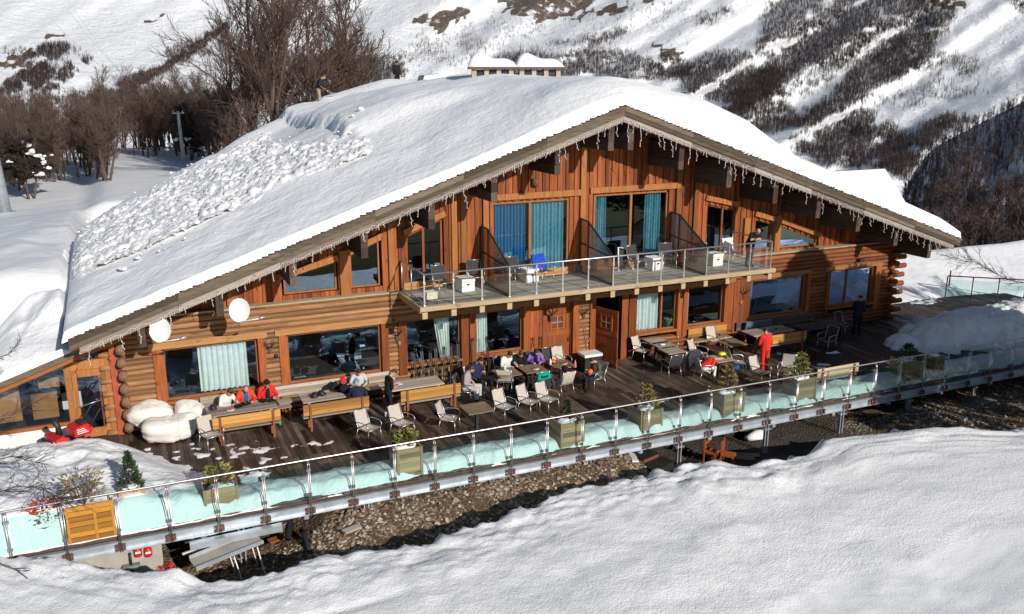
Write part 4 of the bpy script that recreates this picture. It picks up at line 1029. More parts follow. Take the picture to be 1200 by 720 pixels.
chair(CH2, 988, 392, 10, 'blue grey armchair in the shade at the right end of the dark long table')
# pattern on the back of one chair
b = G(890, 449); 
def long_table(c, L=2.06, mat='table_pale', label='', legs='leg_red'):
    t = thing('long_table', label, 'table', c, 0, 'long slatted tables along the facade')
    m = MB()
    for k in range(6): m.box(-L/2, L/2, -.43+k*.1435, -.43+k*.1435+.139, .71, .75, t=rt())
    m.box(-L/2+.15, -L/2+.25, -.4, .4, .66, .709, t=.3); m.box(L/2-.25, L/2-.15, -.4, .4, .66, .709, t=.3); m.build('tabletop', [mat], t)
    for x in (-L/2+.2, L/2-.2):
        for y in (-.34, .34): m = MB(); m.box(x-.04, x+.04, y-.04, y+.04, 0, .659); m.build('leg', [legs], t)
    return t
long_table((-8.02, -1.24, 0), 2.1, label='pale slatted table with gloves in front of the people in red and white jackets')
long_table((-5.13, -1.23, 0), 2.1, label='pale slatted table with black helmets where the red beanie leans')
long_table((-2.5, -1.34, 0), 2.1, label='pale empty slatted table beside the waitress in black')
long_table((12.75, -1.24, 0), 2.1, label='pale slatted table behind the person standing in red')
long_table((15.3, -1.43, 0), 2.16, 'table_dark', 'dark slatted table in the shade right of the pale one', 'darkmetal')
def bench(c, L, rz, label, seatm='table_pale', backm='bench_or', group='benches with orange backs', legm='leg_red'):
    t = thing('bench', label, 'bench', c, rz, group)
    m = MB()
    for k in range(3): m.box(-L/2, L/2, -.36+k*.125, -.36+k*.125+.12, .41, .45, t=rt())
    m.build('seat', [seatm], t); m = MB()
    for k in range(3): m.box(-L/2, L/2, .035, .07, .53+k*.12, .53+k*.12+.113, t=rt())
    m.build('backrest', [backm], t)
    for x in (-L/2+.22, L/2-.22):
        m = MB(); m.bar((x, .09, 0), (x, .09, .88), .07, .04); m.build('leg', [legm], t); m = MB(); m.box(x-.035, x+.035, -.33, -.26, 0, .409); m.box(x-.03, x+.03, -.26, .07, .34, .409); m.build('leg', [legm], t)
    return t
PI = math.pi
bench((-8.0, -2.18, 0), 2.0, PI, 'orange backed bench at the table of the people in red and white jackets')
bench((-5.25, -2.2, 0), 2.1, PI, 'orange backed bench the cyan beanie sits on')
bench((-2.12, -2.27, 0), 2.08, PI, 'orange backed bench in front of the empty pale table beside the waitress')
bench((12.8, -2.2, 0), 2.1, PI, 'orange backed bench half in shade right of the person standing in red')
bench((-8.0, -.22, 0), 2.3, 0, 'pale wall bench under the curtained window behind the people in red jackets', 'table_pale', 'table_pale', 'pale benches along the wall')
bench((-4.75, -.22, 0), 4.1, 0, 'long pale wall bench under the second window behind the red beanie', 'table_pale', 'table_pale', 'pale benches along the wall')
bench((10.55, -.22, 0), 1.9, 0, 'brown wall bench under the window right of the potted plant', 'table_cafe', 'bench_or', 'benches under the right windows')
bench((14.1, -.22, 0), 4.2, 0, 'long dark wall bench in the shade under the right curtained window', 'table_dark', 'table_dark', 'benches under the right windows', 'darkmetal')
p = G(1000, 472); bench((11.7, -6.15, 0), 1.9, PI, 'weathered bench standing in snow behind the balustrade', 'table_pale', 'edge', 'bench at the balustrade')
m = MB(); m.box(-.66, .66, -.06, .06, 0, .42); t = m.build('cushion', [MAT.setdefault('mat_blue', fabric('grey_blue_mat', (.12, .15, .2)))]); t.location = (12.95, -.32, .5); t.rotation_euler = (.2, 0, 0); tag(t, 'grey blue mat leaning on the wall bench behind the pale table', 'mat')
t = thing('stool_table', 'small pale slatted side table by the end of the table of red jackets', 'side table', (-6.72, -1.05, 0))
m = MB()
for k in range(4): m.box(-.25, .25, -.2+k*.1, -.2+k*.1+.095, .5, .53, t=rt())
m.build('tabletop', ['table_pale'], t)
for x in (-.2, .2): m = MB(); m.box(x-.03, x+.03, -.1, .1, 0, .499); m.build('leg', ['leg_red'], t)
def cafe_table(px, py, label, mat='table_cafe', sz=.8, rz=0, p=None):
    t = thing('square_table', label, 'table', p or G(px, py, 0), rz, 'square pedestal tables')
    m = MB(); n = 5
    for k in range(n): m.box(-sz/2, sz/2, -sz/2+k*sz/n, -sz/2+(k+1)*sz/n-.005, .70, .735, t=.3+.4*rt())
    m.build('tabletop', [mat], t); m = MB(); m.box(-.045, .045, -.045, .045, .03, .70); m.build('pedestal', ['darkmetal'], t); m = MB(); m.box(-.24, .24, -.24, .24, 0, .03); m.build('base_plate', ['darkmetal'], t)
cafe_table(0, 0, 'low square table standing alone between the sideways armchair and the row of three', p=V((-1.3, -4.3, 0)), sz=.86)
for x, l in ((.95, 'square table before the person in the white jacket, leftmost of the joined tables'), (1.95, 'square table before the purple jacket, middle of the joined tables'), (3.1, 'square table with the pink bottle and orange helmet, right of the joined tables')):
    cafe_table(0, 0, l, p=V((x, -1.55, 0)), sz=.84)
for p, l in (((7.85, -.5), 'square table nearest the white curtain, rearmost of three in a row'), ((7.8, -1.12), 'square table with a white paper, middle of three in a row'), ((7.7, -1.8), 'square table by the black armchair, foremost of three in a row')):
    cafe_table(0, 0, l, 'table_pale', .78, p=V((*p, 0)))
cafe_table(0, 0, 'brown square table under the windows left of the person in red', p=V((10.4, -1.95, 0)), sz=.84)
cafe_table(0, 0, 'square table with a yellow bag in front of the bending child', 'table_pale', p=V((8.75, -3.35, 0)), sz=.8)
# things lying on tables
def lump(name, label, cat, p, r, mat, jit=.35, rz=0):
    m = MB(); m.ell((0, 0, r[2]), r, 10, 7, None, jit); o = m.build(name, [mat]); o.location = p; o.rotation_euler = (0, 0, rz); return tag(o, label, cat)
MAT['red_c'] = fabric('red_cloth', (.55, .035, .02)); MAT['blackcloth'] = fabric('black_cloth', (.014, .014, .017)); MAT['yellow'] = plain('yellow_vinyl', (.7, .72, .05), .5, 0, .1); MAT['orange'] = plain('orange_shell', (.72, .14, .02), .35, 0, .1)
MAT['blue_b'] = fabric('blue_bag_cloth', (.03, .1, .25)); MAT['pink'] = plain('pink_bottle', (.65, .2, .26), .35, 0, .05)
def helmet(p, mat, label, rz=0, s=1.):
    t = thing('ski_helmet', label, 'helmet', p, rz)
    m = MB(); m.smooth = True; m.grid(lambda u, v: (.12*s*math.sin(v*1.75)*math.cos(u*6.2832), .145*s*math.sin(v*1.75)*math.sin(u*6.2832), .03+.14*s*max(-.15, math.cos(v*1.75))), 16, 7); m.build('shell', [mat], t)
    m = MB(); m.tube([(.1*s*math.cos(a), -.04+.13*s*math.sin(a), .055) for a in np.linspace(-2.6, -.5, 7)], .028*s, 6); m.build('goggles', ['black'], t)
helmet(G(648, 426, .735), 'orange', 'orange ski helmet standing on the joined tables'); 
helmet((-5.75, -1.3, .75), 'black', 'black ski helmet at the left of the table of the red beanie'); helmet((-5.5, -1.2, .75), 'black', 'black helmet with goggles in the middle of the table of the red beanie', .6)
helmet((-8.85, -1.05, .75), 'black', 'black helmet in front of the person in the white jacket')
for px, py, l in ((307, 471, 'black gloves in front of the person in the red jacket'), (317, 471, 'black gloves at the right end of the table of red jackets'), (288, 474, 'dark mittens in front of the bald man'), (279, 477, 'small black glove beside the mittens on the table')):
    p = G(px, py, .75); m = MB()
    for s_ in (-1, 1):
        m.ell((s_*.06, 0, .045), (.055, .10, .045), 8, 6)
        for f in range(4): m.tube([(s_*.06-.04+f*.026, -.07, .05), (s_*.06-.045+f*.03, -.15, .03)], .016, 5)
        m.tube([(s_*.06+s_*.045, -.02, .045), (s_*.06+s_*.09, -.07, .03)], .016, 5)
    o = m.build('ski_gloves', ['blackcloth']); o.location = p; o.rotation_euler = (0, 0, px*.7); tag(o, l, 'gloves')
def plate(p, label):
    t = thing('plate', label, 'plate', p); m = MB(); m.lathe((0, 0, 0), [(.06, 0), (.13, .015), (.135, .02), (.06, .008)], 14); m.build('dish', ['white'], t); m = MB(); m.ell((0, 0, .03), (.07, .06, .025), 8, 5, None, .4); m.build('food', [MAT.setdefault('food', plain('food', (.3, .14, .05), .7, 0, .5, 20))], t)
plate(G(270, 481, .75), 'plate of food at the front of the table of red jackets'); plate((1.0, -1.55, .735), 'plate on the leftmost joined table'); plate((3.2, -1.6, .735), 'plate beside the pink bottle')
plate((2.0, -1.7, .735), 'plate in front of the purple jacket')
def bottle(p, mat, label, h=.24):
    t = thing('bottle', label, 'bottle', p); m = MB(); m.lathe((0, 0, 0), [(.036, 0), (.038, .02), (.038, h*.62), (.016, h*.78), (.014, h*.95)], 10); m.build('body', [mat], t); m = MB(); m.lathe((0, 0, h*.95), [(.017, 0), (.017, .025)], 8); m.build('cap', ['black'], t)
bottle(G(674, 431, .735), 'pink', 'pink drinks bottle on the right joined table', .3); bottle((.95, -1.4, .735), 'white', 'pale bottle on the leftmost joined table'); bottle((2.72, -1.45, .735), 'white', 'pale bottle beside the orange helmet')
lump('paper_packet', 'crumpled white paper on the middle of the three square tables', 'paper', (7.7, -1.15, .735), (.12, .09, .03), 'white')
lump('yellow_bag', 'crumpled bright yellow bag on the table before the child in red', 'bag', (8.95, -3.2, .735), (.17, .13, .08), 'yellow')
lump('hat', 'black hat on the table edge in front of the beige armchair seen from behind', 'hat', G(662, 436, .735), (.13, .13, .12), 'blackcloth', .2)
lump('blue_bag', 'crumpled blue bag on the seat of an armchair', 'bag', G(864, 434, .43), (.2, .17, .1), 'blue_b')
lump('backpack', 'black backpack between the red beanie and the cyan beanie', 'backpack', (-4.75, -1.35, .75), (.2, .16, .16), 'blackcloth'); lump('phone_case', 'small dark object on the pale table behind the person in red', 'case', (13.2, -1.2, .75), (.08, .05, .02), 'black', 0)
o = lump('green_bottle', 'crumpled green bottle under the end of the orange bench of red jackets', 'bottle', G(328, 499, 0), (.06, .1, .11), MAT.setdefault('green', plain('green_plastic', (.05, .35, .12), .3, 0, .1)))
# jackets hung over chair backs
def hung(p, rz, top, body, label):
    t = thing('hung_jacket', label, 'jacket', p, rz)
    m = MB(); m.grid(lambda u, v: ((-.30+.6*u)*(1-.12*v), .45+.05*math.sin(u*9+v*3)+(.02 if v < .5 else 0)-.12*(1-v), .34+.42*v), 12, 8); m.grid(lambda u, v: ((.30-.6*u)*(1-.12*v), .49+.05*math.sin(u*9+v*3)-.12*(1-v), .34+.42*v), 12, 8)
    for s_ in (-1, 1): m.tube([(s_*.27, .42, .78), (s_*.34, .46, .55), (s_*.31, .43, .3)], [.07, .06, .05], 8)
    m.build('body', [body], t); m = MB(); m.grid(lambda u, v: ((-.27+.54*u)*(1-.25*v*v), .44+.03*math.sin(u*3.14)-.06*v, .76+.22*v), 12, 5); m.grid(lambda u, v: ((.27-.54*u)*(1-.25*v*v), .40-.06*v, .76+.22*v), 12, 5); m.build('yoke', [top], t)
    return t
MAT['teal'] = fabric('teal_cloth', (.0, .27, .21), .08); MAT['greycoat'] = fabric('charcoal_cloth', (.045, .045, .05))
p = G(630, 464); chair(CH1, 630, 462, 184, 'armchair hidden under a charcoal jacket with teal yoke')
JK = hung((p.x, p.y-.05, 0), PI+.07, 'teal', 'greycoat', 'charcoal jacket with a teal yoke and dark lettering hung over a chair')
m = MB()
for k, w_ in enumerate((.045, .03, .04, .035, .045)): x_ = -.11+k*.052; m.box(x_, x_+w_, .462, .47, .825, .825+(.085, .06, .065, .06, .085)[k])
m.build('lettering', ['blackcloth'], JK)
p = G(805, 436); hung((p.x, p.y-.03, 0), PI, 'greycoat', 'greycoat', 'plain dark grey jacket hung over a chair beside the black armchair')
# bean bags
def beanbag(px, py, r, label, seed, tilt=0, rz=0., z=0):
    p = G(px, py, z); m = MB(); q = Matrix.Rotation(rz, 3, 'Z') @ Matrix.Rotation(tilt, 3, 'X')
    m.ell((0, 0, r[2]), r, 40, 26, None, .0); vs = []; PWR = lambda a, e: math.copysign(abs(a)**e, a)
    for v in m.v:
        v = V(v); e_ = V((v.x/r[0], v.y/r[1], (v.z-r[2])/r[2])); e_ = V((PWR(e_.x, .72), PWR(e_.y, .72), PWR(e_.z, .85)*(1-.45*e_.x*e_.x*e_.y*e_.y))); v = q @ V((e_.x*r[0], e_.y*r[1], e_.z*r[2]))+V((0, 0, r[2])); n1 = mnoise.noise(v*2.2+V((seed, 0, 0))); n2 = mnoise.noise(v*5+V((0, seed, 0))); d = V((v.x, v.y, v.z-r[2])); k = (1+.16*n1+.10*abs(n2)-.05*abs(mnoise.noise(v*11+V((seed, 0, 3))))-.07*abs(math.sin(3.5*math.atan2(d.y*.6+d.z, d.x)+seed))*abs(math.sin(2.2*math.atan2(d.z, d.y)+seed)))*(1+.22*max(0, d.normalized().dot(V((math.cos(seed*2.1), math.sin(seed*2.1), .45)).normalized()))**6)
        v = V((d.x*k, d.y*k, r[2]+d.z*k)); v.z = max(v.z, .012+.02*n2); vs.append(tuple(v))
    m.v = vs; o = m.build('beanbag', [MAT.setdefault('beanbag', fabric('off_white_canvas', (.74, .69, .62), .05))]); o.location = p
    tag(o, label, 'beanbag', 'white beanbags by the log corner')
beanbag(178, 499, (.68, .44, .38), 'off white beanbag lying on top at the log corner, uppermost of the pile', 1, .15, .2, .2)
beanbag(192, 517, (.62, .44, .38), 'large off white beanbag lowest and nearest of the pile', 2, .1, -.1)
beanbag(214, 512, (.44, .40, .36), 'off white beanbag in the middle right of the pile', 3, .1, -.7); beanbag(224, 497, (.46, .40, .36), 'off white beanbag rightmost of the pile by the chair', 4, .1, -.3, .1)
# snow blower
t = thing('snow_blower', 'red snow blower parked in front of the glass door', 'snow blower', G(90, 522, .45), math.radians(-62))
MAT['red_m'] = plain('red_enamel', (.55, .02, .02), .35, 0, .12); 
m = MB(); m.smooth = False; m.prism([(-.3, y, z) for y, z in ((-.1, .3), (.38, .3), (.44, .4), (.42, .52), (.3, .62), (-.02, .6), (-.1, .5))], (.48, 0, 0)); m.build('engine_cover', ['red_m'], t)
m = MB(); m.prism([(-.4, y, z) for y, z in ((-.75, .02), (-.35, .02), (-.32, .4), (-.5, .5), (-.68, .46))], (.7, 0, 0)); m.build('auger_housing', ['red_m'], t)
m = MB(); m.box(-.36, .26, -.79, -.752, .06, .4); m.tube([(-.36, -.8, .22), (.26, -.8, .22)], .05, 8); m.build('auger', ['black'], t)
m = MB(); m.tube([(-.05, -.42, .45), (-.05, -.43, .72), (-.1, -.52, .9)], [.1, .075, .085], 8); m.build('chute', ['black'], t)
for x in (-.38, .24):
    m = MB(); m.prism([(x-.04, y, z) for y, z in ((-.3, .0), (.35, .0), (.42, .12), (.3, .24), (-.28, .24), (-.38, .12))], (.13, 0, 0)); m.build('track', ['black'], t)
    m = MB(); m.tube([(x*.8, .35, .5), (x*.8, .7, .95), (x*.8, .9, 1.0)], .018, 6); m.build('handlebar', ['black'], t)
m = MB(); m.box(-.2, .1, .12, .3, .625, .7); m.build('panel', ['black'], t)
m = MB()
for k in range(3): m.box(-.306, -.3005, -.02+k*.0, .3-.05*k, .38+.06*k, .405+.06*k); m.box(.18, .186, -.02, .3-.05*k, .38+.06*k, .405+.06*k)
m.build('stripes', ['white'], t)
# planters
MAT['olive_box'] = wood('weathered_planter_wood', (.52, .36, .22), (.34, .21, .12), 'x'); MAT['orange_box'] = wood('orange_planter_wood', (.55, .27, .06), (.4, .17, .03), 'x'); MAT['soil'] = plain('dark_soil', (.03, .022, .016), .95)
MAT['leaf_y'] = plain('yellow_green_leaf', (.17, .17, .035), .7, 0, .5, 5); MAT['leaf_d'] = plain('dark_needle', (.03, .05, .022), .7, 0, .4, 5); MAT['leaf_br'] = plain('brown_dry_leaf', (.2, .15, .055), .8, 0, .4, 5); MAT['flower'] = plain('red_orange_flower', (.42, .07, .025), .7, 0, .4, 9); MAT['leaf_g'] = plain('dull_green_leaf', (.07, .075, .03), .7, 0, .4, 5)
def planter(p, sx, sy, h, label, mat='olive_box', post=True):
    t = thing('planter_box', label, 'planter', p, 0, 'wooden planters along the balustrade'); n = max(4, int(h/.13)); m = MB()
    for k in range(n):
        z0, z1 = k*h/n, (k+1)*h/n-.006; tt = rt()
        for b_ in ((-sx/2, sx/2, -sy/2, -sy/2+.03), (-sx/2, sx/2, sy/2-.03, sy/2), (-sx/2, -sx/2+.03, -sy/2+.031, sy/2-.031), (sx/2-.03, sx/2, -sy/2+.031, sy/2-.031)): m.box(b_[0], b_[1], b_[2], b_[3], z0, z1, t=tt)
    m.build('box_side', [mat], t); m = MB(); m.box(-sx/2+.031, sx/2-.031, -sy/2+.031, sy/2-.031, h*.5, h-.07); m.build('soil', ['soil'], t)
    m = MB()
    for x in (-1, 1):
        for y in (-1, 1): m.box(x*(sx/2-.03)-.035, x*(sx/2-.03)+.035, y*(sy/2+.012)-.012, y*(sy/2+.012)+.012, 0, h+.01)
    m.pieces('corner_post', [mat], t)
    m = MB(); m.ell((0, 0, h-.07), (sx*.42, sy*.42, .1), 10, 6, None, .5); m.build('snow_cap', ['snow'], t)
    return t
def leafy(p, h, rad, n, mat, seed, label, kind='bush', cat='shrub', ls=.06, stems=7):
    r = random.Random(seed); t = thing('potted_conifer' if kind == 'cone' else 'potted_shrub', label, cat, p); m = MB()
    for k in range(stems):
        a = r.random()*6.28; e = V((math.cos(a)*rad*.7, math.sin(a)*rad*.7, h*(.55+.4*r.random()))) if kind != 'cone' else V((0, 0, h*.97))
        m.tube([(0, 0, 0), e*.5+V((0, 0, h*.08)), e], [.016, .012, .005], 4)
    m.build('stem', ['bark'], t); m = MB()
    for k in range(n):
        a = r.random()*6.283; z = r.random()
        if kind == 'cone': R_ = rad*(1-z)*(.3+.7*r.random()**.5)*(1+.25*math.sin(z*30)); q = V((math.cos(a)*R_, math.sin(a)*R_, h*(.06+.94*z)))
        elif kind == 'tier': b = int(z*5)/5; R_ = rad*(1.05-b)*(.15+.85*r.random()); q = V((math.cos(a)*R_, math.sin(a)*R_, h*(.12+.85*b+.05*r.random()+.06*R_/rad)))
        else: th = math.acos(1-2*z); R_ = (.45+.55*r.random()); q = V((math.cos(a)*math.sin(th)*rad*R_, math.sin(a)*math.sin(th)*rad*R_, h*.55+h*.48*math.cos(th)*R_))
        d = V((math.cos(a), math.sin(a), r.random()*1.2-.2)).normalized(); o = Matrix.Rotation(r.random()*6.28, 3, d) @ d.orthogonal().normalized(); l = ls*(.7+.7*r.random())
        m.add([q-o*l*.3, q+o*l*.3, q+d*l*1.2+o*l*.15, q+d*l*1.2-o*l*.15], [(0, 1, 2, 3)])
    m.build('foliage', [mat], t); return t
def yy(px, base_y): return None
def at_rail(px, py, off=.62): p = PY(px, py, 0); q = G(px, py, 0); return q
PLN = [(-4.28, .74, .7, .84, 'weathered planter with a round yellow green bush near the middle left of the balustrade', 'bush', .45, .33, 420, 'leaf_y'),
       (.80, .8, .7, .76, 'weathered planter with a slim green conifer below the draped jacket', 'cone', .62, .2, 420, 'leaf_g'),
       (3.58, .8, .7, .72, 'weathered planter with a golden tiered pine below the open door', 'tier', .82, .34, 430, 'leaf_br'),
       (6.72, .84, .72, .78, 'weathered planter with a tall brownish pine below the child in red', 'tier', 1.0, .36, 500, 'leaf_br'),
       (9.75, .82, .72, .86, 'weathered planter with a loose olive pine right of the person in red', 'tier', .9, .36, 480, 'leaf_y'),
       (14.72, .9, .72, .85, 'shaded planter with a small dark conifer in front of the snow mound', 'tier', .55, .45, 380, 'leaf_d')]
for i, (x, sx, sy, h, lab, kind, ph, pr, n, lm) in enumerate(PLN):
    p = V((x, raily(x)+.52, .03)); planter(p, sx, sy, h, lab); leafy(p+V((0, 0, h-.1)), ph+.1, pr, n, lm, 50+i, {'bush': 'round yellow green bush growing in the middle left planter', 'cone': 'slim green conifer in the planter below the draped jacket'}.get(kind, ['', '', 'golden tiered pine in the planter below the open door', 'tall brownish pine in the planter below the child in red', 'loose olive pine in the planter right of the person in red', 'small dark conifer in the shaded planter'][i]), kind, 'shrub' if kind == 'bush' else 'conifer', .075)
p = V((-9.28, -6.3, .15)); planter(p, .86, .6, .5, 'low weathered planter with a bright yellow bush left of the middle'); leafy(p+V((0, 0, .42)), .62, .36, 430, 'leaf_y', 60, 'bright yellow green bush in the low planter behind the beige armchair'); leafy(p+V((.3, -.1, .45)), .2, .15, 60, 'flower', 61, 'small orange flowers at the corner of the low planter', 'bush', 'flowers', .05, 3)
p = V((-12.35, -6.45, .02)); planter(p, 1.1, .55, .7, 'weathered planter standing behind the orange panel of the balustrade'); leafy(p+V((-.1, .1, .65)), 1.0, .55, 300, 'leaf_br', 62, 'sparse shrub with brown leaves behind the orange panel', 'bush', 'shrub', .07, 14)
p = V((-11.35, -5.95, .1)); planter(p, .6, .6, .75, 'small weathered planter with the cone shaped conifer right of the orange panel'); leafy(p+V((0, 0, .65)), 1.0, .3, 900, 'leaf_d', 63, 'dense dark cone shaped conifer right of the orange panel', 'cone', 'conifer', .06, 1)
p = V((-13.3, -6.35, .03)); t = thing('flower_pot', 'round dark pot of dried red flowers at the left end of the balustrade', 'flower pot', p); m = MB(); m.lathe((0, 0, 0), [(.2, 0), (.28, .42), (.3, .44), (.26, .4)], 16); m.build('pot', ['black'], t)
leafy(p+V((0, 0, .38)), .4, .34, 420, 'leaf_g', 64, 'dull green leaves hanging round the dark pot'); leafy(p+V((0, .0, .72)), .26, .36, 260, 'flower', 65, 'dried red flower heads above the dark pot', 'bush', 'flowers', .07, 8)
p = V((16.05, raily(16)+.5, .03)); planter(p, .5, .5, .8, 'narrow shaded planter half sunk in the snow mound')
# ================================================================== BALCONY THINGS
def bch(px, py, deg, label, proto=None): return chair(proto or CH2, px, py, deg, label, 'chairs on the balcony', BZ)
bch(519, 345, 8, 'dark armchair at the left end of the balcony left of the white cube'); bch(557, 338, -12, 'dark armchair right of the left white cube on the balcony')
bch(606, 333, 10, 'dark armchair behind the first glass partition'); bch(637, 331, 12, 'armchair with a bright blue towel over its back on the balcony')
bch(746, 318, 14, 'dark armchair in front of the dark balcony door left of the middle cube'); bch(782, 315, -14, 'dark armchair right of the middle white cube on the balcony'); bch(815, 314, -60, 'dark armchair seen through the last glass partition')
bch(858, 309, 8, 'armchair covered with a white towel beside the man leaning on the rail', CH1)
def towel(px, py, deg, mat, label, h=.5):
    p = G(px, py, BZ); t = MB(); t.grid(lambda u, v: (-.27+.54*u, .205+.17*v-.02+.02*math.sin(u*11), .95-h+h*v+.01*math.sin(u*7)), 10, 8); t.grid(lambda u, v: (.27-.54*u, .235+.17*v+.03+.02*math.sin(u*9), .55+.405*v), 10, 8); t.box(-.27, .27, .355, .425, .945, .96)
    o = t.build('towel', [mat]); o.location = p; o.rotation_euler = (0, 0, math.radians(deg)); tag(o, label, 'towel')
MAT['towel_b'] = fabric('bright_blue_towel', (.015, .07, .42)); MAT['towel_w'] = fabric('white_towel', (.74, .72, .76))
towel(637, 331, 12, 'towel_b', 'bright blue towel hung over a balcony chair'); towel(858, 309, 8, 'towel_w', 'white towel hung over a balcony chair', .55)
def cube(px, py, label, deg=0, s=.5):
    t = thing('white_cube', label, 'side table', G(px, py, BZ), math.radians(deg), 'white cubes on the balcony'); m = MB(); m.box(-s/2, s/2, -s/2, s/2, .02, s*.72); m.build('body', ['white'], t); m = MB(); m.box(-s/2-.012, s/2+.012, -s/2-.012, s/2+.012, s*.74, s); m.build('lid', ['white'], t)
    m = MB(); m.box(-s/2-.004, s/2+.004, -s/2-.004, s/2+.004, s*.722, s*.738); m.box(-.05, .05, -s/2-.02, -s/2-.001, s*.5, s*.6); m.build('latch', ['black'], t)
cube(545, 341, 'white cube table between the two left balcony chairs', 5); cube(620, 330, 'white cube table left of the blue towel', 5); cube(766, 316, 'white cube table in the middle of the balcony', 5); cube(836, 311, 'white cube table beside the last partition', 5)
for px, py, r_ in ((830, 297, .05), (837, 296, .06)): pass
for px, py, l in ((701, 325, 'wooden block stool seen through the second partition on its left'), (714, 322, 'wooden block stool seen through the second partition on its right')):
    t = thing('block_stool', l, 'stool', G(px, py, BZ)); m = MB(); m.box(-.14, .14, -.14, .14, .34, .66); m.build('seat', ['beam_pale'], t)
    for a in (-.1, .1):
        for c in (-.1, .1): m = MB(); m.tube([(a, c, 0), (a, c, .34)], .012, 5); m.build('leg', ['darkmetal'], t)
t = thing('folding_stool', 'small cream folding stool at the left corner of the balcony', 'stool', G(505, 356, BZ)); m = MB(); m.grid(lambda u, v: (-.18+.36*u, -.15+.3*v, .42-.04*math.sin(v*3.14)), 5, 5); m.box(-.18, .18, -.155, -.15, .18, .42); m.build('seat', [MAT.setdefault('cream', fabric('cream_canvas', (.55, .5, .38)))], t)
for x in (-.17, .17): m = MB(); m.tube([(x, -.15, .42), (x, .15, 0)], .012, 5); m.tube([(x, .15, .42), (x, -.15, 0)], .012, 5); m.pieces('leg', ['darkmetal'], t)
t = thing('sun_lounger', 'folded white lounger frame leaning before the middle balcony door', 'lounger', G(738, 318, BZ), .3); m = MB(); m.tube([(-.3, .3, 0), (-.3, .35, .9), (.25, .3, .8), (.3, .1, 0)], .03, 6); m.build('frame', ['white'], t); m = MB(); m.grid(lambda u, v: (-.28+.5*u, .33-.05*u, .2+.62*v-.08*u*v), 4, 4); m.build('sling', ['sling_dark'], t)
# ================================================================== THINGS FIXED TO THE FACADE
def dish(px, py, label):
    c = PY(px, py, -1.95); t = thing('satellite_dish', label, 'satellite dish', c); nrm = V((-.42, -1, .22)).normalized(); q = nrm.to_track_quat('Z', 'Y').to_matrix(); m = MB()
    m.grid(lambda u, v: q @ V((.31*v*math.cos(u*6.2832), .36*v*math.sin(u*6.2832), .07*v*v-.03)), 28, 6); m.grid(lambda u, v: q @ V((.31*v*math.cos(-u*6.2832), .36*v*math.sin(-u*6.2832), .07*v*v-.045)), 28, 6); m.build('reflector', ['white'], t)
    m = MB(); e = V((.52, -.38, -.22)); m.tube([q @ V((0, -.35, .02)), e], .016, 6); m.build('arm', ['white'], t); m = MB(); m.tube([e-V((.04, 0, 0)), e+V((.13, .02, .03))], .04, 8); m.build('receiver', ['zinc'], t); m = MB(); m.tube([q @ V((0, 0, -.04)), (.05, .26, -.1), (-.1, .6, -.15)], .025, 6); m.build('bracket', ['darkmetal'], t)
dish(188, 387, 'white satellite dish at the left log corner under the eave'); dish(281, 363.7, 'white satellite dish above the gap between the two left windows')
def antlers(px, py, y, s, label):
    t = thing('antlers', label, 'antlers', PY(px, py, y)); m = MB()
    for k in (-1, 1): m.tube([(0, 0, 0), (k*.10*s, -.1, .12*s), (k*.2*s, -.14, .3*s), (k*.16*s, -.1, .45*s)], [.03*s, .026*s, .02*s, .008], 6); m.tube([(k*.16*s, -.12, .2*s), (k*.28*s, -.2, .27*s)], [.02*s, .007], 5)
    m.build('horns', ['black'], t); m = MB(); m.prism([(-.08*s, 0, .02), (.08*s, 0, .02), (.05*s, 0, -.2*s), (0, 0, -.26*s), (-.05*s, 0, -.2*s)], (0, -.03, 0)); m.build('mount', ['dark_wood'], t)
antlers(465, 394, -.07, .8, 'dark antlers on the log pier left of the balcony windows'); antlers(646, 370, -.02, .9, 'dark antlers over the closed plank door'); antlers(684, 368, -.07, .8, 'dark antlers on the log pier between the two doors'); antlers(872, 345, -.09, .8, 'dark antlers on the red pier right of the terrace windows')
antlers(316, 408, -.07, .7, 'dark trophy on the log pier between the two left windows')
for px, py, l in ((468, 405, 'small ceramic knob figure under the antlers left of the balcony windows'), (868, 357, 'round pale ornament below the antlers on the red pier'), (324, 420, 'small dark iron ornament on the pier between the left windows')):
    lump('wall_ornament', l, 'ornament', PY(px, py, -.1), (.07, .05, .08), 'beam_pale' if px != 324 else 'black', .3)
t = thing('wall_lamp', 'brown half round wall lamp on the gable boards', 'lamp', PY(626, 214, .26)); m = MB(); m.lathe((0, -.09, -.12), [(.1, 0), (.14, .05), (.14, .26), (.12, .28)], 12); m.build('shade', ['rust'], t)
m = MB(); m.lathe((0, -.09, -.14), [(.05, 0), (.05, .02)], 8); m.build('lamp_holder', ['black'], t)
t = thing('globe_lamp', 'white globe lamp hanging under the left eave', 'lamp', PY(429, 270, -1.8)); m = MB(); m.ell((0, 0, 0), (.11, .11, .11), 14, 10); m.build('globe', ['white'], t); m = MB(); m.tube([(0, 0, .1), (0, .08, .35)], .015, 6); m.build('stem', ['darkmetal'], t)
t = thing('floodlight', 'dark floodlight on the right log wall', 'lamp', PY(1008, 304, -.1)); m = MB(); m.box(-.14, .14, -.12, -.03, -.06, .06); m.build('housing', ['black'], t); m = MB(); m.bar((0, -.03, 0), (0, .05, 0), .04, .04); m.build('arm', ['black'], t)
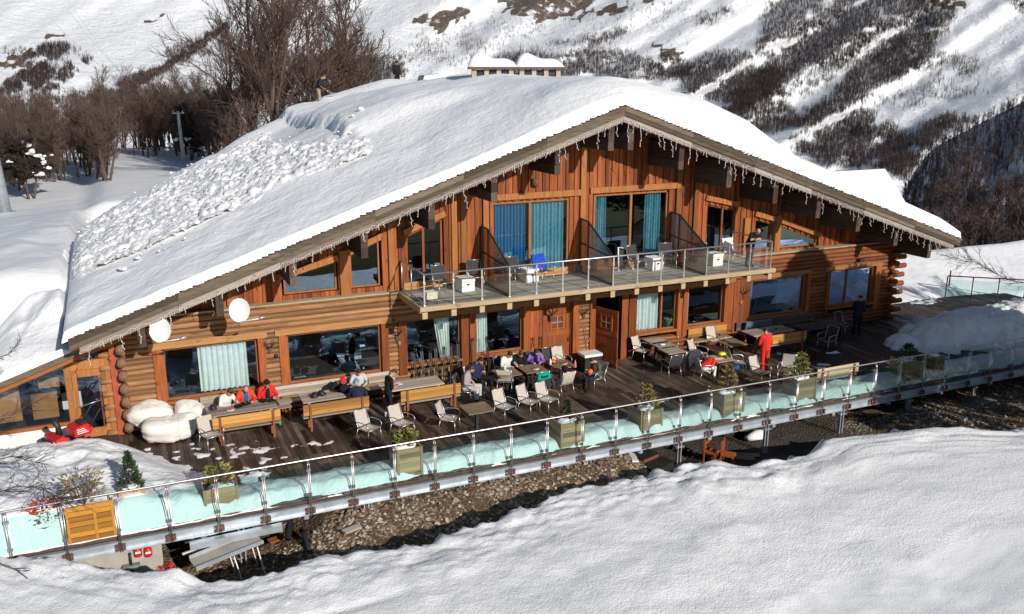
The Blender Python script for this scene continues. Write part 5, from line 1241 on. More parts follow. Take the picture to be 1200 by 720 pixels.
# strings of icicle lights
IL = thing('icicle_lights', 'strings of small icicle lights hanging along both front eaves', 'string lights', (0, 0, 0))
def strand(l, seed):
    r = random.Random(seed); m = MB(); P = [V((0, 0, 0))]; 
    while P[-1].z > -l: P.append(P[-1]+V((r.gauss(0, .018), r.gauss(0, .012), -.06)))
    m.tube(P, .007, 4)
    for p_ in P[1:]:
        if r.random() < .8: m.ell(p_+V((r.gauss(0, .02), r.gauss(0, .01), 0)), (.017, .017, .024), 5, 4)
    return m.mesh('strand', ['bulb'])
SM = [strand(l, i) for i, l in enumerate((.12, .18, .25, .32, .42, .5, .6, .75))]
def lights(xa, xb, n, wts):
    for k in range(n):
        x = xa+(xb-xa)*(k+random.random()*.9)/n; o = bpy.data.objects.new('strand', random.choices(SM, wts)[0]); COL.objects.link(o); o.parent = IL; o.location = (x, -1.985, rz_(x)-.40-.1*random.random()); o.rotation_euler = (0, random.uniform(-.12, .12), random.random()*6)
lights(-12.2, AX, 44, (4, 4, 4, 4, 3, 2, 1, 0)); lights(AX, 21.5, 52, (2, 3, 4, 5, 5, 4, 3, 2))
for xa, xb in ((-12.3, AX), (AX, 21.6)):
    m = MB(); r = random.Random(3); P = [V((x, -1.975-.02*r.random(), rz_(x)-.42-.09*r.random())) for x in np.linspace(xa, xb, 130)]; m.tube(P, .008, 4)
    for p_ in P[::2]: m.ell(p_+V((0, -.01, r.uniform(-.06, .06))), (.013, .013, .018), 5, 4)
    for x_ in np.linspace(xa, xb, 260): zz_ = rz_(x_)-.44-.05*r.random(); l_ = r.choice((.04, .06, .08, .1, .14)); m.tube([(x_, -1.98, zz_), (x_+r.gauss(0, .012), -1.985, zz_-l_)], [.006, .009], 4)
    m.build('cable', ['bulb'], IL)
# chimneys
MAT['stone'] = plain('pale_chimney_stone', (.42, .36, .29), .85, 0, .35, 6, .4)
def chimney(px, py, y, w_, label, ang):
    p = PY(px, py, y); t = thing('chimney', label, 'chimney', p, ang, 'stone chimneys behind the ridge'); m = MB(); m.box(-w_/2, w_/2, -.4, .4, -1.6, -.02); m.build('stack', ['stone'], t)
    for k in range(4): m = MB(); x = -w_/2+.12+k*(w_-.24)/3; m.box(x-.1, x+.1, -.38, .38, 0-.018, .42); m.build('pillar', ['stone'], t)
    m = MB(); m.box(-w_/2-.16, w_/2+.16, -.55, .55, .422, .52); m.build('cap_slab', ['fascia'], t)
    m = MB(); m.box(-w_/2+.15, w_/2-.15, -.3, .3, -.016, .4); m.build('flue', ['black'], t)
    m = MB(); m.grid(lambda u, v: (-w_/2-.14+(w_+.28)*u, -.52+1.04*v, .52+(.7*max(0, math.sin(max(.0, min(1, u))*3.1415))**.3*max(0, math.sin(v*3.1415))**.35)*(1.0-.6*u)*(1+.2*math.sin(u*9))), 18, 10); m.build('snow_cap', ['snow'], t)
chimney(577, 92.5, 9.5, 1.9, 'left stone chimney with a tall snow cap behind the ridge', -.35); chimney(632, 92.5, 9.0, 1.9, 'right stone chimney with a flatter snow cap behind the ridge', -.35)
t = thing('roof_hatch', 'dark bluish ridge vent left of the chimneys on the snowy roof', 'roof vent', PY(508, 91, 15)); m = MB(); m.prism([(-.9, -.4, -.6), (.9, -.4, -.6), (.9, -.4, -.05), (.3, -.4, .2), (-.6, -.4, .1)], (0, .9, 0)); m.build('hood', ['zinc'], t); m = MB(); m.box(-.85, .85, -.43, -.401, -.5, -.1); m.build('grille', ['darkmetal'], t)
# outbuilding at right rear
q0, q1, q2 = PD(1037, 197, 58), PD(1062, 238, 52), PD(930, 195, 64)
t = thing('outbuilding', 'snow roofed outbuilding showing behind the right slope of the chalet', 'building', (0, 0, 0))
A = PY(1037, 198, 17); B = min((PY(1063, 240, y_*.25) for y_ in range(30, 68)), key=lambda p: abs(p.x-A.x)); dr = V((-9, 0, 0))
m = MB(); m.add([A, B, B+dr, A+dr, A-V((0, 0, .35)), B-V((0, 0, .35)), B+dr-V((0, 0, .35)), A+dr-V((0, 0, .35))], [(0, 1, 2, 3), (7, 6, 5, 4), (0, 4, 5, 1), (3, 2, 6, 7), (0, 3, 7, 4), (1, 5, 6, 2)]); m.build('roof_snow', ['snow'], t)
m = MB(); dn = V((0, 0, .36)); up_ = (A-B)*V((0, 1, 0)).length; up_.z = 0; C2 = A+up_; C2.z = B.z
m.add([A-dn, B-dn, C2-dn, A-dn-V((0, 0, .2)), B-dn-V((0, 0, .2)), C2-dn-V((0, 0, .2))], [(0, 1, 4, 3), (2, 0, 3, 5)]); m.add([A-dn, B-dn, B+dr-dn, A+dr-dn], [(0, 1, 2, 3)]); m.add([A-dn, C2-dn, C2+dr-dn, A+dr-dn], [(0, 3, 2, 1)]); m.build('roof', ['dark_wood'], t)
m = MB(); b1_ = B+up_*.1-V((0, 0, .5)); c1_ = C2-up_*.1-V((0, 0, .5)); m.prism([b1_, A-V((0, 0, .6)), c1_, c1_-V((0, 0, 6)), b1_-V((0, 0, 6))], dr*.98); m.build('wall', ['wood_y'], t)
# ================================================================== SKIS, POLES AND BROOM ON THE WALL
def skis(x, lean, h, label, mat='black'):
    t = thing('skis', label, 'skis', (x, -.42, 0), lean, 'skis leaning on the wall under the balcony')
    for k in (-1, 1):
        m = MB(); P = [(k*.045, -.02, 0), (k*.035, .12, h*.5), (k*.03, .26, h*.93), (k*.03, .23, h)]
        for a, b_ in zip(P[:-1], P[1:]): m.bar(a, b_, .04, .012, (0, 1, 0))
        m.build('ski', [mat], t)
    m = MB(); m.box(-.06, .06, .07, .10, h*.42, h*.5); m.build('binding', ['darkmetal'], t)
for i, (px, h) in enumerate(((489, 1.5), (497, 1.55), (505, 1.45), (512, 1.6), (521, 1.5), (529, 1.6), (538, 1.65), (556, 1.7), (575, 1.7))):
    skis(PY(px, 430, -.4).x, random.uniform(-.3, .3), h, 'pair of dark skis leaning on the wall under the balcony windows')
def poles(px, py, label, grp='ski poles leaning by the closed door'):
    p = PY(px, py, -.35); t = thing('ski_poles', label, 'ski poles', (p.x, -.4, 0), 0, grp)
    for k, (a, b_) in enumerate(((-.12, .04), (.1, -.03))):
        m = MB(); m.tube([(a, 0, 0), (b_, .38, 1.25)], .012, 6); m.tube([(b_, .38, 1.25), (b_, .385, 1.36)], .02, 6); m.lathe((a+.01, .02, .08), [(.05, 0), (.05, .01)], 8); m.build('pole', ['black'], t)
poles(629, 412, 'crossed dark ski poles left of the closed plank door'); poles(638, 411, 'dark ski poles nearest the closed plank door')
t = thing('broom', 'pale handled broom leaning on the log pier between the doors', 'broom', (4.95, -.55, 0), 0); m = MB(); m.tube([(.25, 0, .25), (-.1, .42, 1.5)], .016, 6); m.build('handle', ['post_v'], t); m = MB(); m.box(.1, .42, -.06, .06, .02, .26); m.build('brush', ['black'], t)
t = thing('storage_box', 'black crate with a white lid by the log pier between the doors', 'box', (4.75, -.75, 0)); m = MB(); m.box(-.35, .35, -.25, .25, 0, .62); m.build('crate', ['black'], t); m = MB(); m.box(-.38, .38, -.28, .28, .622, .72); m.build('lid', ['white'], t)
t = thing('potted_plant', 'green pot plant on the window sill right of the white curtain', 'plant', PY(783, 386, .25)); m = MB(); m.lathe((0, 0, -.1), [(.09, 0), (.12, .2)], 10); m.build('pot', ['rust'], t); m = MB()
for k in range(9): a = k*.7; m.tube([(0, 0, .1), (.1*math.cos(a), .08*math.sin(a), .35), (.2*math.cos(a), .15*math.sin(a), .5)], [.03, .04, .01], 5)
m.build('leaves', [MAT.setdefault('leaf_fresh', plain('fresh_green_leaf', (.16, .26, .05), .5, 0, .2))], t)
# ================================================================== BELOW THE TERRACE
MAT['concrete'] = plain('pale_concrete', (.36, .33, .28), .9, 0, .2, 2.5, .2)
t = thing('concrete_wall', 'pale concrete wall under the left end of the terrace', 'wall', (0, 0, 0)); m = MB(); a = PY(60, 660, -6.75); b = PY(187, 655, -6.75); m.box(a.x-2, b.x, -6.75, -6.5, -1.8, -.45); m.build('wall', ['concrete'], t); m = MB(); m.box(b.x+.002, b.x+.08, -6.72, -6.4, -1.8, -.46); m.build('pier', ['concrete'], t)
for px, l in ((161.5, 'red fire extinguisher box left of its twin on the concrete wall'), (173.5, 'red fire extinguisher box right of its twin on the concrete wall')):
    p = PY(px, 646.5, -6.8); t = thing('alarm_box', l, 'alarm box', p, 0, 'red boxes on the concrete wall'); m = MB(); m.lathe((0, 0, -.13), [(.07, 0), (.095, .03), (.095, .2), (.07, .25)], 12); m.build('body', ['red_m'], t); m = MB(); m.box(-.06, .06, -.1, -.094, -.01, .04); m.build('label_strip', ['white'], t)
p = PY(154.5, 668, -6.85); t = thing('switch_box', 'grey electrical switch box with conduit on the concrete wall', 'electrical box', p); m = MB(); m.box(-.2, .2, -.08, .08, -.14, .14); m.build('box', [MAT.setdefault('greypl', plain('grey_plastic', (.2, .21, .2), .6))], t); m = MB(); m.tube([(0, 0, .14), (0, .02, .45)], .03, 8); m.build('conduit', ['black'], t); m = MB(); m.box(-.05, .05, -.1, -.081, -.04, .04); m.build('knob', ['black'], t)
p = PY(190, 663, -6.9); leafy(V((p.x+.1, p.y, gravel_h(p.x, p.y))), .55, .2, 150, MAT.setdefault('redleaf', plain('red_leaf', (.5, .03, .02), .6)), 70, 'small bright red shrub at the end of the concrete wall', 'bush', 'shrub', .07)
t = thing('metal_chute', 'pale tilted metal chute on a white frame below the balustrade', 'chute', (0, 0, 0)); A = PY(226, 662, -7.6); B = PY(304, 630, -7.3); m = MB(); d = (B-A).normalized(); sd = d.cross(V((0, 0, 1))).normalized()
m.add([A-sd*.3, A+sd*.3, B+sd*.3, B-sd*.3, A-sd*.3-V((0, 0, .03)), A+sd*.3-V((0, 0, .03)), B+sd*.3-V((0, 0, .03)), B-sd*.3-V((0, 0, .03))], [(0, 1, 2, 3), (7, 6, 5, 4), (0, 4, 5, 1), (2, 6, 7, 3), (1, 5, 6, 2), (0, 3, 7, 4)]); m.build('channel_floor', ['concrete'], t)
for s_ in (-.31, .31): m = MB(); m.bar(A+sd*s_+V((0, 0, .05)), B+sd*s_+V((0, 0, .03)), .02, .09); m.build('side_rail', ['zinc'], t)
for s_ in (-.3, .3):
    for f in (.55, .9): q = A.lerp(B, f)+sd*s_; m = MB(); m.tube([q-V((0, 0, .05)), (q.x+.15, q.y, gravel_h(q.x, q.y))], .017, 6); m.build('leg', ['white'], t)
m = MB(); m.bar((A.x+.0, -7.05, -.55), (B.x+.6, -7.15, -.48), .2, .16); o = m.build('gutter_beam', ['zinc']); tag(o, 'galvanised beam end hanging under the balustrade above the chute', 'beam')
t = thing('trailer_frame', 'white metal frame lying under the terrace beside the chute', 'frame', G(238, 645, -.95)); m = MB(); m.bar((-.5, 0, 0), (.9, .1, .15), .06, .06); m.build('rail', ['white'], t); m = MB(); m.bar((-.4, .5, .05), (.9, .6, .2), .06, .06); m.build('rail', ['white'], t); m = MB(); m.bar((.2, 0, .05), (.2, .55, .12), .05, .05); m.build('crossbar', ['white'], t)
m = MB(); p = G(357, 640, -1.2); m.tube([(0, .3, .3), (.02, .05, .28), (.05, -.2, .1), (.06, -.5, .02)], .07, 10); o = m.build('drain_pipe', ['black']); o.location = p; tag(o, 'black bent drain pipe lying on the gravel', 'pipe')
m = MB(); p = G(330, 622, -.9); m.tube([(-.3, 0, .2), (0, 0, .35), (.25, .1, .2), (.2, 0, 0), (.1, -.3, -.1)], .09, 8); o = m.build('hose_coil', ['blackcloth']); o.location = p; tag(o, 'dark coiled hose under the edge of the terrace', 'hose')
def woodchair(px, py, deg, label):
    t = thing('wooden_chair', label, 'chair', V((G(px, py, -1.5).x, G(px, py, -1.5).y-.2, gravel_h(G(px, py, -1.5).x, G(px, py, -1.5).y-.2))), math.radians(deg), 'orange wooden chairs below the terrace'); mt = MAT.setdefault('orange_wood', wood('orange_varnish', (.5, .13, .03), (.32, .07, .015), 'z'))
    m = MB(); m.box(-.21, .21, -.21, .21, .43, .46); m.build('seat', [mt], t)
    for x in (-.19, .19): m = MB(); m.box(x-.02, x+.02, .17, .21, 0, .92); m.build('leg', [mt], t); m = MB(); m.box(x-.02, x+.02, -.21, -.17, 0, .43); m.build('leg', [mt], t)
    for z in (.56, .68, .8): m = MB(); m.box(-.17, .17, .18, .2, z, z+.06); m.build('back_slat', [mt], t)
    m = MB(); m.box(-.17, .17, -.2, -.185, .18, .21); m.build('stretcher', [mt], t)
woodchair(848, 545, 40, 'orange wooden chair in the sun below the terrace'); woodchair(829, 541, 30, 'orange wooden chair half hidden behind the other below the terrace')
for px, py, L, rz, mt, l in ((741, 558, .8, 1.2, 'white', 'white plank lying among dark rubble by the snow bank'), (868, 532, .9, -.5, 'edge', 'pale plank lying on the wet asphalt'), (876, 529, .8, -.4, 'edge', 'shorter pale plank beside the other on the wet asphalt'), (335, 632, 1., .3, 'wood_h', 'thin brown plank lying on the gravel'), (413, 643, .5, .4, 'concrete', 'pale flat stone slab on the gravel near the snow bank'), (640, 563, .8, .2, 'concrete', 'flat pale slab on the gravel below the balustrade')):
    p = G(px, py, -1.35); p.z = gravel_h(p.x, p.y)+.03; m = MB(); m.box(-L/2, L/2, -.1, .1, 0, .05); o = m.build('plank' if mt != 'concrete' else 'stone_slab', [mt]); o.location = p; o.rotation_euler = (.08, .05, rz); tag(o, l, 'plank' if mt != 'concrete' else 'slab')
for px, py, s_, mt, l in ((770, 560, .5, 'black', 'black crate in the rubble by the snow bank'), (800, 556, .7, 'darkmetal', 'long dark metal box in the rubble by the snow bank'), (755, 553, .35, 'rust', 'rusty tin in the rubble by the snow bank')):
    p = G(px, py, -1.4); p.z = gravel_h(p.x, p.y); t = thing('rubble_box', l, 'box', p, .3); m = MB(); m.box(-s_, s_, -.25, .25, 0, .28); m.build('body', [mt], t); m = MB(); m.box(-s_-.02, s_+.02, -.27, .27, .282, .31); m.build('rim', ['darkmetal'], t)
p = G(888, 512, -1.4); lump('ice_lump', 'lump of ice and snow on the asphalt under the terrace edge', 'ice', V((p.x, p.y, gravel_h(p.x, p.y))), (.5, .3, .18), 'snow', .5)
# twigs in the foreground at left and right
def twigs(P, n, seed, label, spread=.5, tw=.011, L=1.0, loc=None):
    r = random.Random(seed); t = thing('bare_branch', label, 'branch', P[0]); m = MB(); P = [V(p)-V(P[0]) for p in P]; m.tube(P, [.02-.016*i/(len(P)-1) for i in range(len(P))], 5); m.build('stem', ['bark'], t); c = MB()
    for k in range(n):
        f = (.1+.9*r.random())*(len(P)-1); i = min(int(f), len(P)-2); p = P[i].lerp(P[i+1], f-i); d = (P[i+1]-P[i]).normalized(); d = (d+V((r.gauss(0, spread), r.gauss(0, spread), r.gauss(0, spread)+.15))).normalized(); l = L*r.uniform(.3, 1.)
        q = p+d*l*.5; e = q+(d+V((r.gauss(0, .3), r.gauss(0, .3), r.gauss(0, .3)))).normalized()*l*.5; c.tube([p, q, e], [tw*.7, tw*.55, tw*.25], 3, False)
        for j in range(3): d2 = (d+V((r.gauss(0, .6), r.gauss(0, .6), r.gauss(0, .6)))).normalized(); c.tube([q, q+d2*l*.35], [tw*.4, tw*.2], 3, False)
    c.build('twig', ['twig_dark'], t)
yb = -8.2
twigs([PY(-40, 590, -7.4), PY(20, 570, -7.2), PY(50, 572, -7.1), PY(75, 588, -7.0)], 46, 1, 'bare branch reaching in from the left edge over the snow mound', .55, .011, .9)
twigs([PY(-40, 500, -5), PY(10, 490, -5), PY(40, 470, -5)], 30, 2, 'thin bare branch at the left edge in front of the glazed lean to', .5, .009, .8)
twigs([PY(-30, 430, -5), PY(10, 415, -5), PY(25, 400, -5)], 16, 3, 'small bare twig at the left edge before the snowy lean to roof', .4, .008, .6)
twigs([PY(-30, 650, -8.4), PY(20, 668, -8.4), PY(52, 695, -8.4), PY(85, 716, -8.4)], 14, 4, 'drooping bare branch at the lower left corner', .4, .012, .6)
twigs([PY(-30, 545, -6.4), PY(15, 535, -6.4), PY(55, 545, -6.3)], 34, 6, 'bare branch above the one over the snow mound at the left edge', .5, .01, .8)
twigs([PD(1235, 338, 46), PD(1180, 328, 46), PD(1148, 310, 46), PD(1120, 303, 46)], 60, 5, 'long bare branch reaching in from the right edge', .5, .014, 1.5)
# ================================================================== PEOPLE
MAT['skin'] = plain('skin', (.52, .27, .17), .6, 0, .1, 8, .0); MAT['hair_d'] = plain('dark_hair', (.02, .013, .01), .7, 0, .3, 30); MAT['hair_b'] = plain('brown_hair', (.07, .03, .018), .7, 0, .3, 30)
CLO = {'white': (.72, .68, .62), 'orange': (.68, .06, .025), 'red': (.62, .03, .025), 'black': (.014, .014, .016), 'navy': (.02, .03, .075), 'grey': (.36, .31, .3), 'palegrey': (.5, .48, .46), 'blue': (.015, .12, .32), 'purple': (.22, .12, .42), 'camo': (.10, .10, .06), 'dnavy': (.02, .024, .04), 'khaki': (.3, .24, .18), 'brightred': (.66, .035, .02), 'dark': (.03, .028, .032), 'boot': (.02, .018, .016), 'cyan': (.02, .35, .55), 'lightboot': (.6, .58, .56)}
for k_, c_ in CLO.items(): MAT['cl_'+k_] = fabric('cloth_'+k_, c_, .14)
MAT['lips'] = plain('lips', (.3, .08, .06), .5); MAT['eye'] = plain('eye', (.02, .015, .012), .3)
def person(loc, rz, label, J, cl, hair='hair_d', hairstyle='short', hat=None, scale=1., build=1., extra=None):
    """J: joints facing -y. cl: top, legs, feet, sleeve, hand"""
    t = thing('person', label, 'person', loc, rz); t.scale = (scale,)*3
    S_ = []
    def cap(a, b, ra, rb, part): S_.append((V(a), V(b), ra, rb, part))
    pel, che, nek, hd = V(J['pelvis']), V(J['chest']), V(J['neck']), V(J['head'])
    ax = (V(J['sh'][1])-V(J['sh'][0])).normalized(); b = build
    hip = [V(J['hip'][0]), V(J['hip'][1])]; sh = [V(J['sh'][0]), V(J['sh'][1])]
    cap(hip[0].lerp(hip[1], .1), hip[1].lerp(hip[0], .1), .118*b, .118*b, 'hips'); cap(pel, che, .142*b, .15*b, 'top'); cap(pel+ax*.07, che+ax*.07, .115*b, .12*b, 'top'); cap(pel-ax*.07, che-ax*.07, .115*b, .12*b, 'top')
    cap(sh[0].lerp(sh[1], .12), sh[1].lerp(sh[0], .12), .085*b, .085*b, 'top'); cap(che, nek, .11, .062, 'top'); cap(nek, hd, .055, .058, 'skin')
    for i in (0, 1):
        el, wr, kn, an = V(J['el'][i]), V(J['wr'][i]), V(J['kn'][i]), V(J['an'][i])
        cap(sh[i], el, .068*b, .054*b, 'top'); cap(el, wr, .053*b, .04, cl.get('fore', 'top'))
        cap(hip[i], kn, .095*b, .072*b, 'legs'); cap(kn, an, .07*b, .052, 'legs')
        fwd = V(J.get('toe', (0, -1, 0))); fwd.z = 0
        if fwd.length > .1: cap(an-V((0, 0, .035)), an+fwd.normalized()*.17-V((0, 0, .055)), .052, .042, 'feet'); cap(an-V((0, 0, .0)), an+V((0, 0, .1)), .058, .058, 'feet')
        d = (wr-el).normalized(); n = V(J.get('palm', (0, 0, -1))); sd = d.cross(n); sd = sd.normalized() if sd.length > .05 else ax.copy(); n = sd.cross(d).normalized()
        pc = wr+d*.05
        for q in (-1, 0, 1): cap(wr+sd*q*.012, wr+d*.085+sd*q*.026, .017, .015, 'hand')
        for f in range(4):
            o = sd*(-.033+.022*f); l = (.05, .058, .055, .042)[f]; k0 = wr+d*.085+o; k1 = k0+(d*.75+n*.5).normalized()*l*.6; k2 = k1+(d*.25+n).normalized()*l*.55; cap(k0, k1, .0105, .0095, 'hand'); cap(k1, k2, .0095, .0085, 'hand')
        th = sd*(.034 if i == 0 else -.034); k0 = wr+d*.03+th; k1 = k0+(d*.6+th.normalized()*.7+n*.2).normalized()*.04; cap(k0, k1, .012, .011, 'hand'); cap(k1, k1+(d+n*.4).normalized()*.03, .011, .009, 'hand')
    m = MB()
    for a, bb, ra, rb, part in S_:
        d = bb-a; L = d.length; d = d.normalized() if L > 1e-5 else V((0, 0, 1)); u = d.orthogonal().normalized(); w_ = d.cross(u); P = []; n = 10
        for k in range(5): th = math.pi/2*(1-k/4); P.append((a-d*ra*math.sin(th), ra*math.cos(th)))
        for k in range(5): th = math.pi/2*k/4; P.append((bb+d*rb*math.sin(th), rb*math.cos(th)))
        vs = []; fs = []
        for c, r in P:
            for j in range(n): vs.append(c+(u*math.cos(j*2*math.pi/n)+w_*math.sin(j*2*math.pi/n))*max(r, 1e-4))
        for k in range(9):
            for j in range(n): fs.append((k*n+j, k*n+(j+1) % n, (k+1)*n+(j+1) % n, (k+1)*n+j))
        fs.append(tuple(range(n-1, -1, -1))); fs.append(tuple(90+j for j in range(n))); m.add(vs, fs)
    # head
    fd = V(J.get('face', (0, -1, -.1))).normalized(); upv = V(J.get('headup', (0, 0, 1))); sdv = fd.cross(upv).normalized(); upv = sdv.cross(fd).normalized(); R_ = Matrix((sdv, -fd, upv)).transposed()
    H = lambda x, y, z: hd+R_ @ V((x, y, z))
    m.ell(hd+R_ @ V((0, .012, .02)), (.076, .094, .098), 14, 10, R_); m.ell(H(0, -.022, -.045), (.054, .062, .062), 12, 8, R_); m.ell(H(0, -.098, -.008), (.013, .02, .022), 8, 6, R_)
    for s_ in (-1, 1): m.ell(H(s_*.078, .005, -.005), (.012, .022, .032), 8, 6, R_)
    me = m.mesh('body_raw', ['skin']); o = bpy.data.objects.new('tmp', me); COL.objects.link(o)
    md = o.modifiers.new('r', 'REMESH'); md.mode = 'VOXEL'; md.voxel_size = .0125; md2 = o.modifiers.new('s', 'SMOOTH'); md2.iterations = 3; md2.factor = .5
    dg = bpy.context.evaluated_depsgraph_get(); bm_ = bpy.data.meshes.new_from_object(o.evaluated_get(dg)); bpy.data.objects.remove(o)
    nv = len(bm_.vertices); co = np.empty(nv*3); bm_.vertices.foreach_get('co', co); co = co.reshape(-1, 3)
    npg = len(bm_.polygons); ctr = np.empty(npg*3); bm_.polygons.foreach_get('center', ctr); ctr = ctr.reshape(-1, 3)
    best = np.full(npg, 1e9); idx = np.zeros(npg, int); mats = ['skin', 'cl_'+cl['top'], 'cl_'+cl['legs'], 'cl_'+cl['feet'], 'cl_'+cl['hand'] if cl.get('hand') else 'skin', 'eye', 'lips', 'cl_'+cl.get('front', cl['top']), 'cl_'+cl.get('hips', cl['legs'])]
    pm = {'skin': 0, 'top': 1, 'legs': 2, 'feet': 3, 'hand': 4, 'hips': 8}
    for a, bb, ra, rb, part in S_:
        a = np.array(a); d = np.array(bb)-a; L2 = d@d+1e-9; tt = np.clip((ctr-a)@d/L2, 0, 1); dist = np.linalg.norm(ctr-a-tt[:, None]*d, axis=1)-(ra+(rb-ra)*tt)
        mk = dist < best; best[mk] = dist[mk]; idx[mk] = pm[part]
    hv = np.array(hd); lc = (ctr-hv)@np.array(R_); inh = (np.abs(lc[:, 0]) < .1) & (np.abs(lc[:, 1]) < .125) & (lc[:, 2] > -.105) & (lc[:, 2] < .14); idx[inh & (np.linalg.norm(lc*np.array([1, .85, .8]), axis=1) < .11)] = 0
    for s_ in (-1, 1): idx[np.linalg.norm(lc-np.array([s_*.031, -.078, .012]), axis=1) < .0135] = 5
    idx[np.linalg.norm((lc-np.array([0, -.082, -.052]))*np.array([.6, 1, 1.6]), axis=1) < .014] = 6
    if 'front' in cl:
        cv = np.array(che); fr = (ctr-cv); idx[(idx == 1) & (np.abs(fr[:, 0]) < .075) & (fr[:, 1] < -.06) & (best > -.5) & (fr[:, 2] > -.5)] = 7
    bm_.materials.clear()
    for q in mats: bm_.materials.append(MAT[q])
    bm_.polygons.foreach_set('material_index', idx.astype(np.int32)); bm_.polygons.foreach_set('use_smooth', np.ones(npg, bool)); bm_.name = 'person_body'
    o = bpy.data.objects.new('body', bm_); COL.objects.link(o); o.parent = t
    if hairstyle and not (hat == 'helmet'):
        m = MB(); m.smooth = True
        def hf(u, v):
            a = u*6.2832; th = v*(1.75 if hairstyle != 'long' else 2.0); x, y, z = math.sin(th)*math.sin(a), math.sin(th)*math.cos(a), math.cos(th)
            lo = 1.0
            if y < -.25 and z < .55: lo = .86
            return H(x*.089*lo, .016+y*.108*lo, .026+z*.112)
        m.grid(hf, 20, 9)
        if hairstyle == 'long': m.tube([H(0, .07, .02), H(0, .11, -.08), H(0, .1, -.2), H(0, .08, -.3)], [.075, .085, .07, .03], 9)
        if hairstyle == 'bun': m.ell(H(0, .12, .04), (.045, .045, .045), 8, 6)
        if hairstyle == 'pony': m.tube([H(0, .1, .05), H(0, .16, -.02), H(0, .15, -.16)], [.035, .04, .015], 7)
        m.build('hair', [hair], t)
    if hat and hat != 'helmet':
        m = MB(); m.grid(lambda u, v: H(.098*math.sin(v*1.5)*math.sin(u*6.2832), .012+.116*math.sin(v*1.5)*math.cos(u*6.2832), .035+.115*math.cos(v*1.5)), 18, 8); m.tube([H(.099*math.sin(a), .012+.117*math.cos(a), .045) for a in np.linspace(0, 6.2832, 19)], .014, 6)
        m.build('beanie' if hat != 'cap_black' else 'cap', ['cl_'+hat if hat != 'cap_black' else 'cl_black'], t)
    if extra: extra(t, H, J)
    return t
def sitJ(lean=.1, arms='table', seat=.5, side=0., hz=.45, head=.1, knee=.46, splay=.1, foot=0.):
    pel = V((0, 0, hz+.09)); s_, c_ = math.sin(lean), math.cos(lean); T = lambda l, x=0, y=0: pel+V((x, -s_*l+y*c_, c_*l+y*s_))
    J = {'pelvis': pel, 'chest': T(.36), 'neck': T(.53), 'head': T(.665)+V((0, -.05-head*.25, -head*.08)), 'sh': [T(.46, -.18), T(.46, .18)], 'hip': [pel+V((-.095, 0, -.02)), pel+V((.095, 0, -.02))],
         'kn': [V((-.1-splay, -knee, hz+.08)), V((.1+splay, -knee, hz+.08))], 'an': [V((-.1-splay, -knee-foot, .09)), V((.1+splay, -knee-foot, .09))], 'face': (side, -1, -.15-head), 'toe': (0, -1, 0)}
    if arms == 'table': J['el'] = [T(.26, -.29, -.14), T(.26, .29, -.14)]; J['wr'] = [V((-.14, -.46-s_*.2, .80)), V((.14, -.46-s_*.2, .80))]
    elif arms == 'lap': J['el'] = [T(.22, -.27, -.03), T(.22, .27, -.03)]; J['wr'] = [V((-.12, -.24, hz+.22)), V((.1, -.26, hz+.22))]
    elif arms == 'phone': J['el'] = [T(.22, -.25, -.06), T(.22, .25, -.06)]; J['wr'] = [T(.3, -.06, -.27), T(.29, .07, -.27)]
    elif arms == 'mouth': J['el'] = [T(.24, -.27, -.14), T(.24, .29, -.14)]; J['wr'] = [T(.52, -.06, -.2), V((.16, -.44, .80))]
    return J
def standJ(lean=0., arms='down', head=.1, side=0., stride=.05):
    pel = V((0, 0, .93)); s_, c_ = math.sin(lean), math.cos(lean); T = lambda l, x=0, y=0: pel+V((x, -s_*l+y*c_, c_*l+y*s_))
    J = {'pelvis': pel, 'chest': T(.35), 'neck': T(.53), 'head': T(.665)+V((0, -.04-head*.2, -head*.06)), 'sh': [T(.46, -.185), T(.46, .185)], 'hip': [pel+V((-.095, 0, -.03)), pel+V((.095, 0, -.03))],
         'kn': [V((-.1, -stride, .5)), V((.1, stride*.3, .5))], 'an': [V((-.11, stride*.2, .09)), V((.11, stride, .09))], 'face': (side, -1, -.1-head), 'toe': (0, -1, 0)}
    if arms == 'down': J['el'] = [T(.2, -.26, .02), T(.2, .26, .02)]; J['wr'] = [T(-.05, -.25, -.06), T(-.05, .25, -.06)]
    elif arms == 'hold': J['el'] = [T(.2, -.25, -.02), T(.2, .25, -.02)]; J['wr'] = [T(.2, -.1, -.26), T(.22, .09, -.28)]
    elif arms == 'rail': J['el'] = [V((-.22, -.3, 1.12)), V((.22, -.3, 1.12))]; J['wr'] = [V((.02, -.42, 1.13)), V((-.02, -.46, 1.15))]
    elif arms == 'shovel': J['el'] = [T(.22, -.3, -.02), T(.22, .24, -.14)]; J['wr'] = [T(.12, -.2, -.24), T(.05, .18, -.42)]
    return J
PE = 'people'
def xat(px, py, y): return PY(px, py, y).x
bench_y = -.5
def goggles(t, H, J):
    m = MB(); m.tube([H(.088*math.sin(a), -.02-.085*math.cos(a)+.02, .05) for a in np.linspace(-1.1, 1.1, 9)], .024, 6); m.build('goggles', ['black'], t)
person((xat(262, 462, -.6), -.5, 0), .5, 'person in a white jacket with dark goggles seated at the left table', sitJ(.35, 'table', head=.4, side=.3), {'top': 'white', 'legs': 'dark', 'feet': 'boot'}, 'hair_b', 'short', None, 1., 1.08, goggles)
person((xat(287, 458, -.6), -.48, 0), .05, 'bald man in an open orange red jacket over a blue shirt', sitJ(.22, 'table', head=.5), {'top': 'orange', 'legs': 'dark', 'feet': 'boot', 'front': 'blue'}, 'hair_d', None, None, 1., 1.1)
